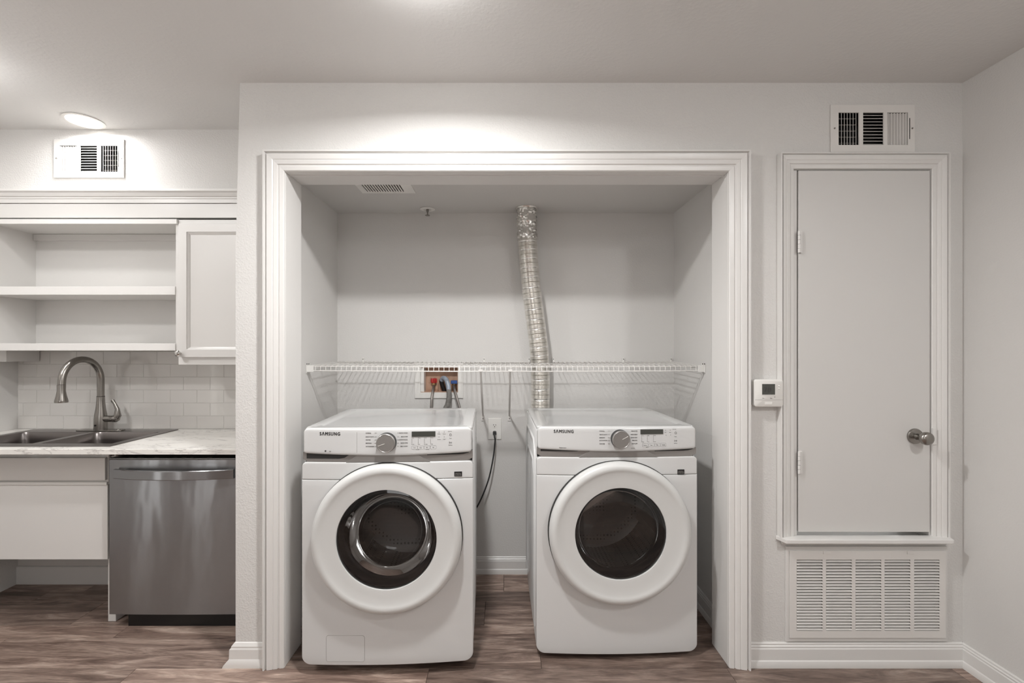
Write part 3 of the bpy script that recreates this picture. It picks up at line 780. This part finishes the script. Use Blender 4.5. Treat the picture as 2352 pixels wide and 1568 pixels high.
    dring.build('door_gap_shadow', m_dark, root, smooth=40)  # dark ring stands in for the shadow at the door seal
    prof = [(dr_ - .004, cyd - .0), (dr_, cyd - .006), (dr_ + .001, cyd - .020), (dr_ - .002, cyd - .032), (dr_ - .009, cyd - .041), (dr_ - .018, cyd - .045), (dr_ - .028, cyd - .0455),
            (dr_ - .034, cyd - .043), (dr_ - .045, cyd - .040), (gr_ + .03, cyd - .036), (gr_ + .006, cyd - .035), (gr_ + .001, cyd - .034), (gr_, cyd - .031), (gr_, cyd - .010), (gr_ + .03, cyd + .0)]
    door = MB().lathe(prof, (dcx, 0, dcz), 'y', 96, False, False).build('door', m_appdoor, root, smooth=50)
    gl = MB().lathe([(gr_ - .0005, cyd - .028), (gr_ * .9, cyd - .0325), (gr_ * .6, cyd - .0365), (gr_ * .3, cyd - .0385), (0, cyd - .039)], (dcx, 0, dcz), 'y', 64, False, True)
    gl.build('door_glass', m_glass, door, smooth=60)
    MB().lathe([(gr_, cyd - .012), (gr_ - .006, cyd - .014), (gr_ - .014, cyd + .010), (gr_ - .017, .03), (gr_ - .012, .036)], (dcx, 0, dcz), 'y', 64, False, False).build('gasket', m_rubber, door, smooth=50)
    # bowl
    if kind == 'washing_machine':
        MB().lathe([(gr_ - .014, .0), (gr_ - .022, .04), (gr_ - .036, .085), (gr_ - .06, .115), (gr_ - .10, .135), (0, .14)], (dcx, 0, dcz - .01), 'y', 64, False, True).build('glass_bowl', m_bowl, door, smooth=60)
    else:
        MB().lathe([(gr_ - .014, .0), (gr_ - .018, .015), (gr_ - .03, .022), (0, .026)], (dcx, 0, dcz - .004), 'y', 64, False, True).build('inner_glass', m_bowl, door, smooth=60)
    MB().lathe([(.225, .04), (.262, .05), (.262, .46), (.20, .48), (.06, .49), (0, .49)], (dcx, 0, dcz - .01), 'y', 64, False, True).build('drum', m_drum, root, smooth=40)
    for k_ in range(3):
        a = math.radians(100 + 120 * k_); c, s0 = math.cos(a), math.sin(a)
        R = []
        for y_, hgt in ((.07, .02), (.12, .05), (.40, .05), (.45, .02)):
            R.append([(dcx + c * (.262) - s0 * u, y_, dcz - .01 + s0 * (.262) + c * u) if v == 0 else (dcx + c * (.262 - hgt) - s0 * u * .4, y_, dcz - .01 + s0 * (.262 - hgt) + c * u * .4) for u, v in ((-.035, 0), (.035, 0), (.035, 1), (-.035, 1))])
        MB().rings(R).build('drum_lifter', m_silver, root, smooth=30)
    # feet
    for fx2, fy2 in ((-.26, .12), (.26, .12), (-.29, .56), (.29, .56)):
        MB().lathe([(.022, .001), (.024, .006), (.018, .010), (.010, .012), (.010, zbot + .02), (0, zbot + .02)], (fx2, fy2, 0), 'z', 20).build('foot', m_black, root, smooth=40)
    box('base_frame', m_dark, -.31, .31, .05, .61, zbot - .010, zbot + .003, root)
    # knob
    kz_ = .938 if kind == 'washing_machine' else .933
    kx_ = 0.0 if kind == 'washing_machine' else .006
    yc_ = -(BOW + .004)
    MB().lathe([(.0385, yc_ + .004), (.0385, yc_ - .004), (.0372, yc_ - .018), (.0365, yc_ - .024)], (kx_, 0, kz_), 'y', 48, True, True).build('knob_skirt', m_cord, root, smooth=40)
    kb_ = MB().lathe([(.0372, yc_ - .020), (.0368, yc_ - .0275), (.034, yc_ - .0295), (.033, yc_ - .0285), (0, yc_ - .0285)], (kx_, 0, kz_), 'y', 48).build('control_knob', m_silver, root, smooth=30)
    an = math.radians(200 if kind == 'washing_machine' else 28)
    p0 = Vector((kx_, yc_ - .0288, kz_)); dv = Vector((math.cos(an), 0, math.sin(an)))
    MB().tube([p0 + dv * .004, p0 + dv * .031], .0008, 6).build('pointer', m_plast, kb_)
    return root, cab, con, kx_, kz_, yc_, cy

def console_print(root, con, kind, kx_, kz_, yc_, ax, az, cyf):
    """ax, az turn photo pixels into local x, z"""
    HW = .343
    yl = lambda x: -(BOW + .004) * (1 - (x / HW) ** 2) - .0006
    W = kind == 'washing_machine'
    x0, x1, za, zb = (ax(945), ax(999), az(1003), az(991)) if W else (ax(1471), ax(1524), az(997), az(986))
    R = []
    for q in range(7):
        x_ = x0 + (x1 - x0) * q / 6; R.append([(x_, yl(x_) - .0012, za), (x_, yl(x_) - .0012, zb), (x_, yl(x_) + .002, zb), (x_, yl(x_) + .002, za)])
    MB().rings(R).build('display', m_disp, con)
    sx, sz, sh = (ax(734), az(999.3), .0135) if W else (ax(1272), az(994), .0135)
    bl = textmesh([('S\u039bMSUNG', sx, sz, sh, 'LEFT', .0007)], 'brand_lettering', m_text, con, yl(sx + .02), .0003)
    vx_ = [v.co.x for v in bl.data.vertices]; k0, k1 = min(vx_), max(vx_)
    for v in bl.data.vertices: v.co.x = sx + (v.co.x - k0) / (k1 - k0) * .083; v.co.y = yl(v.co.x) + (v.co.y - yl(sx + .02))
    T = []; D = MB()
    if W:
        lf = ['NORMAL', 'HEAVY DUTY', 'WHITES', 'BEDDING', 'ACTIVEWEAR']; rt = ['QUICK WASH', 'DELICATES', 'HAND/WOOL', 'RINSE+SPIN', 'SELF CLEAN']
        rows = [993.5, 1002, 1009, 1016.5, 1024]; lx, rx = ax(840), ax(936)
        cols = [(945.4, 5), (959.8, 5), (974, 5), (988, 5)]; dy0, dy1 = 1005.4, 1020
        names = ['Temp', 'Rinse', 'Spin', 'Soil']; top = ['Hot', 'Extra', 'High', 'Heavy']; bot = ['Cold', 'Eco', 'No Spin', 'Light']; by = 1028
        dots2 = [(1007, 993), (1019, 993), (1007, 1004.5), (1019, 1004.5)]; px, pz, qz = 1033.5, 1000, 1017
        extra = [('Smart Care', ax(1028), az(992.5), .0024, 'LEFT', 0), ('Pre Wash', ax(1007), az(998), .002, 'CENTER', 0), ('Delay End', ax(1019), az(998), .002, 'CENTER', 0), ('Extra Rinse', ax(1007), az(1010.5), .002, 'CENTER', 0), ('My Cycle', ax(1019), az(1010.5), .002, 'CENTER', 0),
                 ('Child Lock', ax(958), az(1033), .002, 'CENTER', 0), ('Eco Drum', ax(981), az(1033), .002, 'CENTER', 0)]
    else:
        lf = ['NORMAL', 'HEAVY DUTY', 'BEDDING', 'ACTIVEWEAR', 'SANITIZE']; rt = ['DELICATES', 'PERM PRESS', 'QUICK DRY', 'TIME DRY', 'AIR FLUFF']
        rows = [989, 997, 1004, 1010.5, 1018]; lx, rx = ax(1376), ax(1464)
        cols = [(1473.5, 5), (1487, 5), (1501, 5)]; dy0, dy1 = 1000, 1014
        names = ['Dryness', 'Temp', 'Time', 'Wrinkle']; top = ['Very', 'High', '60 min']; bot = ['Damp', 'Low', '20 min']; by = 1022
        dots2 = [(1530, 988.5), (1541, 988.5), (1531, 999.5), (1542, 999.5)]; px, pz, qz = 1554, 995, 1012
        extra = [('Smart Care', ax(1547), az(987), .0024, 'LEFT', 0), ('Moisture Sensor', ax(1284), az(1029), .0034, 'LEFT', .0001), ('Child Lock', ax(1487), az(1027.5), .002, 'CENTER', 0),
                 ('Sensor Dry', ax(1449), az(1029.5), .0026, 'LEFT', 0), ('Damp', ax(1530), az(994), .002, 'CENTER', 0), ('Signal', ax(1541), az(994), .002, 'CENTER', 0)]
    for r_, t_ in zip(rows, lf): T.append((t_, lx, az(r_ + 1.5), .0040, 'LEFT', .00005))
    for r_, t_ in zip(rows, rt): T.append((t_, rx, az(r_ + 1.5), .0040, 'RIGHT', .00005))
    T += extra
    def dot(cx_, cz_, r): D.lathe([(r, yl(cx_)), (r, yl(cx_) - .0006)], (cx_, 0, cz_), 'y', 8)
    for q, (c, n_) in enumerate(cols):
        for k_ in range(n_): dot(ax(c), az(dy0 + (dy1 - dy0) * k_ / (n_ - 1)), .0011)
        T.append((top[q], ax(c) + .003, az(dy0 + 1), .0022, 'LEFT', 0)); T.append((bot[q], ax(c) + .003, az(dy1 + 1), .0022, 'LEFT', 0))
    for c, r_ in dots2: dot(ax(c), az(r_), .0012)
    xs_ = [ax((945 if W else 1476) + q * 14.3) for q in range(4)]
    for q, x_ in enumerate(xs_):
        T.append((names[q], x_ + .011, az(by + 1), .0030, 'CENTER', 0))
        o = rrect(x_ - .001, x_ + .0225, az(by + 4), az(by - 4), .003, 3)
        D.tube([(a, yl(a), b) for a, b in o + [o[0]]], .0002, 4, False)
    # power ring, start symbol, underline
    ring = [(ax(px) + .0042 * math.cos(a_ * math.pi / 12), yl(ax(px)), az(pz) + .0042 * math.sin(a_ * math.pi / 12)) for a_ in range(25)]
    D.tube(ring, .0005, 4, False)
    T.append(('\u25b7II', ax(px), az(qz + 3), .0065, 'CENTER', .0)); T.append(('Power', ax(px), az(pz + 9), .0026, 'CENTER', 0)); T.append(('Start/Pause', ax(px), az(qz + 7.5), .0024, 'CENTER', 0))
    textmesh(T, 'printed_labels', m_ink, con, yl, .0002)['kind'] = 'stuff'
    D.build('indicator_marks', m_ink, con)['kind'] = 'stuff'
    # cycle tick lines
    mb = MB()
    for r_ in rows:
        for s0, xa, xb in ((-1, lx + .036, kx_ - .041), (1, kx_ + .041, rx - .036)):
            if xb - xa > .003: mb.box(xa, xb, yl(0) - .0004, yl(0) + .002, az(r_) - .0002, az(r_) + .0002)
    mb.build('tick_lines', m_ink2, con)['kind'] = 'stuff'

# washer
WY = 1.862
wl = (-.472, WY)
def wz(py): return Z(py, WY - .018)
def wxl(px): return X(px, WY - .018) - wl[0]
r1, cab1, con1, kx1, kz1, yc1, cy1 = appliance('washing_machine', None, 0, 'white front loading washer with a deep glass bowl door', .045, .992, .856, .889, wz(1102), .004, .559, .295, .196)
console_print(r1, con1, 'washing_machine', kx1, kz1, yc1, wxl, wz, cy1)
box('drawer_seam', m_ink2, wxl(820) - .0005, wxl(820) + .0005, -(BOW + .004) * .87 - .0004, 0, .896, .978, con1)
MB().lathe([(.0035, -.0185), (.0035, -.0192)], (wxl(749), .001, wz(1034.5)), 'y', 12).build('round_icon', m_ink, con1)
textmesh([('LED', wxl(756), wz(1036.5), .0032, 'LEFT', 0)], 'small_print', m_ink2, con1, lambda x: -(BOW + .004) * (1 - (x / .343) ** 2) - .0006)
def badge(root, ax, az, px0, px1, py0, py1):
    x0, x1, z0, z1 = ax(px0), ax(px1), az(py1), az(py0); yy = -BOW * (1 - (x0 / .343) ** 2)
    b = box('warranty_sticker', m_black, x0, x1, yy - .0008, yy + .008, z0, z1, root)
    textmesh([('DIGITAL', (x0 + x1) / 2, z0 + .010, .0046, 'CENTER', .0001), ('INVERTER', (x0 + x1) / 2, z0 + .0035, .0042, 'CENTER', .0001)], 'sticker_print', m_ink2, b, yy - .0012, .0002)
badge(r1, wxl, wz, 1042, 1060, 1086, 1097)
fo = rrect(wxl(749), wxl(837), wz(1519), wz(1459), .009, 5)
fyy = lambda x: -BOW * (1 - (x / .343) ** 2)
R = [[(a, fyy(a) - .0006, b) for a, b in fo], [(a, .01, b) for a, b in fo]]
flt = MB().rings(R).build('filter_cover', m_app, r1, smooth=20)
MB().tube([(a, fyy(a) - .0004, b) for a, b in fo + [fo[0]]], .0006, 5, False).build('cover_seam', m_ink2, flt)
r1.location = (wl[0], wl[1], 0); r1.rotation_euler.z = math.radians(2.1)

# dryer
DY = 1.958
dl = (.4755, DY)
def dz_(py): return Z(py, DY - .018)
def dxl(px): return X(px, DY - .018) - dl[0]
r2, cab2, con2, kx2, kz2, yc2, cy2 = appliance('tumble_dryer', None, 0, 'white front loading dryer with a flat dark glass door', .024, .981, .853, .884, dz_(1092), .0035, .544, .296, .190)
console_print(r2, con2, 'tumble_dryer', kx2, kz2, yc2, dxl, dz_, cy2)
badge(r2, dxl, dz_, 1559, 1575, 1080, 1091)
mb = MB()
for xs_, sg in ((-.341, -1), (.341, 1)):
    for i_, (ya, yb_, za, zb_) in enumerate(((.07, .60, .10, .90), (.12, .55, .17, .80))):
        pts_ = [(xs_, yb_, za), (xs_, yb_, zb_ - .05), (xs_, yb_ - .06, zb_), (xs_, ya + .06, zb_), (xs_, ya, zb_ - .06), (xs_, ya, za)]
        mb.tube(pts_, .008, 8)
mb.build('side_ribs', m_app, r2, smooth=60)
r2.location = (dl[0], dl[1], 0); r2.rotation_euler.z = math.radians(1.0)

# ------------------------------------------------------------------ wire shelf
ws = empty('wire_shelf', (0, YB, 1.23)); tag(ws, 'white vinyl coated wire shelf across the closet above the machines', 'shelf')
YW0, YW1 = 2.285, YB - .006
zf, zbk = Z(841, YW0), Z(829.5, YW1)
zl = Z(851, YW0)
xa, xb = CX0 + .006, CX1 - .006
def ztop_(y_): return zf + (zbk - zf) * (y_ - YW0) / (YW1 - YW0)
def sag(x_): return -.0035 * (1 - (x_ / .98) ** 2)
def rail(y_, z_, r_, nm='rail'):
    return MB().tube([(xa + (xb - xa) * q / 12, y_, z_ + sag(xa + (xb - xa) * q / 12)) for q in range(13)], r_, 8).build(nm, m_wire, ws, smooth=60)
rail(YW0, zf, .0028, 'front_rail'); rail(YW0 - .002, zl, .0028, 'front_rail'); 
for a_, b_ in ((xa, X(1214, YB)), (X(1272, YB), xb)): MB().tube([(a_, YW1, zbk - .003 + sag(a_)), ((a_ + b_) / 2, YW1, zbk - .003 + sag((a_ + b_) / 2)), (b_, YW1, zbk - .003 + sag(b_))], .0024, 8).build('back_rail', m_wire, ws, smooth=60)
rail(YW0 + .14, ztop_(YW0 + .14) - .004, .0022, 'cross_rail'); rail(YW0 + .28, ztop_(YW0 + .28) - .004, .0022, 'cross_rail')
nw = 77
wfirst = wcut = None
for q in range(nw):
    x_ = xa + .012 + (xb - xa - .024) * q / (nw - 1)
    if wfirst is None:
        wfirst = MB().tube([(0, YW1, zbk), (0, YW0 + .004, zf + .0035), (0, YW0 - .003, zf + .001), (0, YW0 - .0045, zl - .002)], .0014, 6).build('wire', m_wire, ws, smooth=60)
        o = wfirst
    elif abs(x_ - X(1240, 2.63)) < .062:
        if wcut is None: o = wcut = MB().tube([(0, YW0 + .28, ztop_(YW0 + .28)), (0, YW0 + .004, zf + .0035), (0, YW0 - .003, zf + .001), (0, YW0 - .0045, zl - .002)], .0014, 6).build('wire', m_wire, ws, smooth=60)
        else: o = dup(wcut, ws)
    else: o = dup(wfirst, ws)
    o.location = Vector((x_, 0, sag(x_))) - ws.location
for x0_, x1_, in ((CX0 + .0005, CX0 + .004), (CX1 - .004, CX1 - .0005)):
    s0 = 1 if x0_ < 0 else -1
    mb = MB(); mb.box(x0_, x1_, YW0 - .012, YW0 + .03, zl - .012, zf + .014)
    e_ = x0_ if s0 > 0 else x1_
    mb.box(min(e_, e_ + s0 * .036), max(e_, e_ + s0 * .036), YW0 - .010, YW0 - .007, zl - .006, zf + .005)
    mb.build('end_bracket', m_plast, ws, bevel=.001)
    for q in range(2):
        MB().lathe([(.0028, -.0125), (.0028, -.0135), (0, -.0138)], ((x0_ + x1_) / 2 + s0 * (.004 + .009 * q), YW0, zf + .012), 'y', 10).build('bracket_screw', m_ink, ws)
for px_ in (835, 1112, 1215, 1271, 1431, 1540):
    cx_ = X(px_, YB)
    mb = MB(); mb.box(cx_ - .006, cx_ + .006, YB - .010, YB - .0005, zbk - .008, zbk + .020)
    c_ = mb.build('wall_clip', m_plast, ws, bevel=.0015)
    MB().lathe([(.0028, -.0102), (.0026, -.0116), (0, -.012)], (cx_, YB, zbk + .013), 'y', 10).build('clip_screw', m_ink, c_)
for pt, pb in ((1104, 1109.5), (1172, 1170)):
    xt, xbm = X(pt, YW0), X(pb, YB)
    zt_, zb_ = zl - .002, Z(953, YB)
    v0, v1 = Vector((xt, YW0 + .002, zt_)), Vector((xbm, YB - .006, zb_))
    mb = MB()
    R = []
    for v in (v0, v1): R.append([(v.x - .0055, v.y, v.z), (v.x - .0045, v.y - .002, v.z - .003), (v.x + .0045, v.y - .002, v.z - .003), (v.x + .0055, v.y, v.z), (v.x + .0035, v.y + .001, v.z + .001), (v.x - .0035, v.y + .001, v.z + .001)])
    mb.rings(R); mb.box(xbm - .009, xbm + .009, YB - .006, YB - .0005, zb_ - .032, zb_ + .004)
    mb.box(xt - .010, xt + .010, YW0 - .006, YW0 + .004, zl - .004, zl + .006)
    br = mb.build('support_brace', m_wire, ws, smooth=30)
    MB().lathe([(.003, -.0065), (.0028, -.008), (0, -.0084)], (xbm, YB, zb_ - .020), 'y', 10).build('foot_screw', m_ink, br)

# ------------------------------------------------------------------ vent duct
dc = empty('vent_duct', (X(1209, 2.6), 2.6, CZ)); tag(dc, 'silver foil flexible vent hose from the closet ceiling down behind the dryer', 'duct')
Yq = 2.625
ctrl = [(1209, 476, 2.615), (1210, 520, 2.615), (1213, 580, 2.615), (1219, 650, 2.615), (1229, 730, 2.62), (1238, 800, 2.625), (1241, 860, 2.634), (1241, 935, 2.642), (1241, 1010, 2.644)]
path = spline([(X(a, y_), y_, Z(b, y_)) for a, b, y_ in ctrl], 60)
L_tot = sum((path[i + 1] - path[i]).length for i in range(len(path) - 1))
rp = []; pp = []; acc = 0; rr = random.Random(3)
for i, q in enumerate(path):
    if i: acc += (q - path[i - 1]).length
    if acc < .155: continue
    rp.append(.0530 + (.0022 if (i % 2) else -.0012) + (.0012 if (int(acc / .0215) % 2 and False) else 0) - (.0035 if (i % 9 == 0) else 0)); pp.append(q)
MB().tube(pp, rp, 40, False).build('foil_hose', m_foil, dc, smooth=60)
mb = MB(); R = []
for i in range(26):
    z_ = CZ - .001 - i * .0072; q = path[0]; base = .0545 - .002 * math.sin(i * .5)
    ring = []
    for k_ in range(48):
        a = 2 * math.pi * k_ / 48; r0 = base + rr.uniform(-.0042, .0042) * (1 if i > 1 else .6)
        ring.append((X(1209.5, 2.615) + r0 * math.cos(a) + .00013 * i, 2.615 + r0 * math.sin(a), z_))
    R.append(ring)
mb.rings(R, True, False, False).build('crumpled_collar', m_foil, dc, smooth=30)
MB().lathe([(.056, -.001), (.066, -.0015), (.064, -.006), (.0555, -.008)], (X(1209.5, 2.615), 2.615, CZ), 'z', 32, False, False).build('ceiling_ring', m_foil, dc)

# ------------------------------------------------------------------ laundry valve box
bx = empty('valve_box', (X(1009, YB), YB, Z(914, YB))); tag(bx, 'recessed laundry valve box with red and blue handles in a white frame', 'valve box')
ox0, ox1, oz0, oz1 = X(966, YB), X(1052, YB), Z(901, YB), Z(843, YB)
MB().slab([X(953, YB), X(1064, YB)], [Z(914, YB), Z(833, YB)], [(ox0, ox1, oz0, oz1)], YB - .008, YB - .0005).build('face_frame', m_plast, bx, bevel=.002)
mb = MB(); yy = YB + .0
WB = bpy.data.objects['wall_closet_back']
cut = MB().box(ox0 + .0005, ox1 - .0005, YB - .05, YB + .072, oz0 + .0005, oz1 - .0005).build('c', m_wall2)
boolcut(WB, cut)
mb.box(ox0 + .001, ox1 - .001, YB + .062, YB + .070, oz0 + .001, oz1 - .001)
mb.box(ox0 + .001, ox1 - .001, YB + .001, YB + .062, oz1 - .004, oz1 - .001); mb.box(ox0 + .001, ox1 - .001, YB + .001, YB + .062, oz0 + .001, oz0 + .004)
mb.box(ox1 - .004, ox1 - .001, YB + .001, YB + .062, oz0 + .004, oz1 - .004)
mb.build('wood_lining', m_wood, bx)
box('side_liner', m_plast, ox0 + .001, ox0 + .020, YB + .001, YB + .062, oz0 + .004, oz1 - .004, bx)
box('wood_block', m_wood, ox0 + .03, ox0 + .095, YB + .045, YB + .062, oz0 + .004, oz0 + .05, bx)
for px_, mh, nm in ((995, m_red, 'red_handle'), (1042, m_blue, 'blue_handle')):
    vx = X(px_, YB); vz = Z(884, YB)
    MB().lathe([(.010, -.008), (.010, .012), (.013, .014), (.013, .020), (.006, .022), (.006, .026)], (vx, YB + .025, vz), 'z', 16).build('valve_body', m_brass, bx)
    h = MB()
    if nm == 'red_handle':
        R = []
        for z_, s0 in ((.010, .8), (.016, 1), (.032, 1), (.038, .85)):
            R.append([(vx + (.016 + .003 * math.cos(6 * a * math.pi / 18)) * s0 * math.cos(a * math.pi / 18), YB + .025 + (.016 + .003 * math.cos(6 * a * math.pi / 18)) * s0 * math.sin(a * math.pi / 18), vz + z_) for a in range(36)])
        h.rings(R)
    else:
        h.box(vx - .018, vx + .022, YB + .006, YB + .036, vz + .006, vz + .026)
    h.build(nm, mh, bx, bevel=0 if nm == 'red_handle' else .003)
MB().tube(spline([(X(1019, YB), YB + .045, oz0 + .002), (X(1013, YB), YB + .04, Z(882, YB)), (X(1012, YB), YB + .035, Z(872, YB))], 6), .013, 14).build('drain_standpipe', m_black, bx)

def hose(name, pts, r, mat, label, cat='hose', ridges=False, n=12):
    P = spline(pts, 30 if ridges else 10)
    o = MB().tube(P, [r + (.0012 if (i % 3 == 0) else 0) for i in range(len(P))] if ridges else r, n).build(name, mat, None, smooth=60)
    tag(o, label, cat); return o
vz = Z(884, YB)
hose('supply_hose', [(X(995, YB), YB + .02, vz - .005), (X(994, 2.67), 2.675, vz - .028), (X(992, 2.65), 2.645, Z(915, 2.645)), (X(990.5, 2.64), 2.635, Z(945, 2.635)), (X(990, 2.64), 2.63, .80)], .0075, m_braid, 'braided steel water hose below the red valve handle')
hose('supply_hose', [(X(1042, YB), YB + .02, vz - .005), (X(1044, 2.67), 2.675, vz - .028), (X(1050, 2.65), 2.645, Z(915, 2.645)), (X(1056.5, 2.64), 2.635, Z(940, 2.635)), (X(1064, 2.64), 2.63, .84), (X(1066, 2.64), 2.63, .78)], .0075, m_braid, 'braided steel water hose below the blue valve handle')
dh = empty('drain_hose', (X(1024, 2.66), 2.66, .9)); tag(dh, 'grey ribbed drain hose hooked into the valve box', 'hose')
P = spline([(X(1013, YB), YB + .030, Z(874, YB)), (X(1017, YB), YB + .018, Z(868.5, YB)), (X(1024, 2.68), 2.69, Z(871, 2.69)), (X(1029, 2.67), 2.675, Z(884, 2.675)), (X(1031, 2.67), 2.665, Z(896, 2.665))], 8)
MB().tube(P, .0135, 14).build('elbow', m_clearg, dh, smooth=60)
P = spline([(X(1031, 2.66), 2.665, Z(895, 2.665)), (X(1031.5, 2.66), 2.655, Z(912, 2.655)), (X(1028, 2.65), 2.645, Z(930, 2.645)), (X(1022, 2.64), 2.64, Z(945, 2.64)), (X(1018, 2.64), 2.635, .78)], 24)
MB().tube(P, [.0142 + (.0012 if i % 3 == 0 else 0) for i in range(len(P))], 14).build('ribbed_pipe', m_hose, dh, smooth=60)

# ------------------------------------------------------------------ outlet and cord
ol = empty('wall_outlet', (X(1136, YB), YB, Z(984, YB))); tag(ol, 'white duplex wall outlet between the two machines', 'outlet')
ax0, ax1, az0, az1 = X(1121, YB), X(1151.5, YB), Z(1008.5, YB), Z(960, YB)
MB().rings([[(a, YB - d_, b) for a, b in rrect(ax0 + i_, ax1 - i_, az0 + i_, az1 - i_, .003, 3)] for d_, i_ in ((.0005, 0), (.004, 0), (.006, .002))]).build('cover_plate', m_plast, ol)
ocx = (ax0 + ax1) / 2
for py_ in (976.5, 993):
    oz_ = Z(py_, YB)
    rc = MB().rings([[(ocx + .0165 * math.cos(a) , YB - d_, oz_ + max(-.0125, min(.0125, .0165 * math.sin(a)))) for a in [k_ * math.pi / 12 for k_ in range(24)]] for d_ in (.004, .0078)]).build('receptacle', m_plast, ol)
    mb = MB(); mb.box(ocx - .0075, ocx - .0050, YB - .0084, YB - .0070, oz_ + .000, oz_ + .008); mb.box(ocx + .0050, ocx + .0075, YB - .0084, YB - .0070, oz_ + .000, oz_ + .007)
    mb.lathe([(.0028, -.0070), (.0028, -.0084)], (ocx, YB, oz_ - .0065), 'y', 10); mb.build('slots', m_black, rc)
pc = empty('power_cord', (ocx, YB - .01, Z(993, YB))); tag(pc, 'dark power cord hanging from the outlet to the washer', 'cord')
pz_ = Z(992.5, YB)
MB().rings([[(a, y_, b) for a, b in rrect(ocx - w_, ocx + w_, pz_ - w_ * 1.2, pz_ + w_ * 1.0, w_ * .6, 4)] for y_, w_ in ((YB - .0086, .010), (YB - .022, .0105), (YB - .034, .0075))]).build('plug', m_cord, pc, smooth=50)
yp = 2.665
MB().tube(spline([(ocx, YB - .030, pz_ - .004), (ocx + .001, yp - .005, pz_ - .022), (X(1137, yp), yp, Z(1012, yp)), (X(1133, yp), yp - .01, Z(1050, yp)), (X(1122, yp), yp - .02, Z(1100, yp)), (X(1104, yp), yp - .03, Z(1145, yp)), (X(1090, yp), yp - .035, Z(1168, yp)), (X(1070, yp), yp - .04, Z(1190, yp))], 10), .0042, 10).build('cable', m_cord, pc, smooth=60)
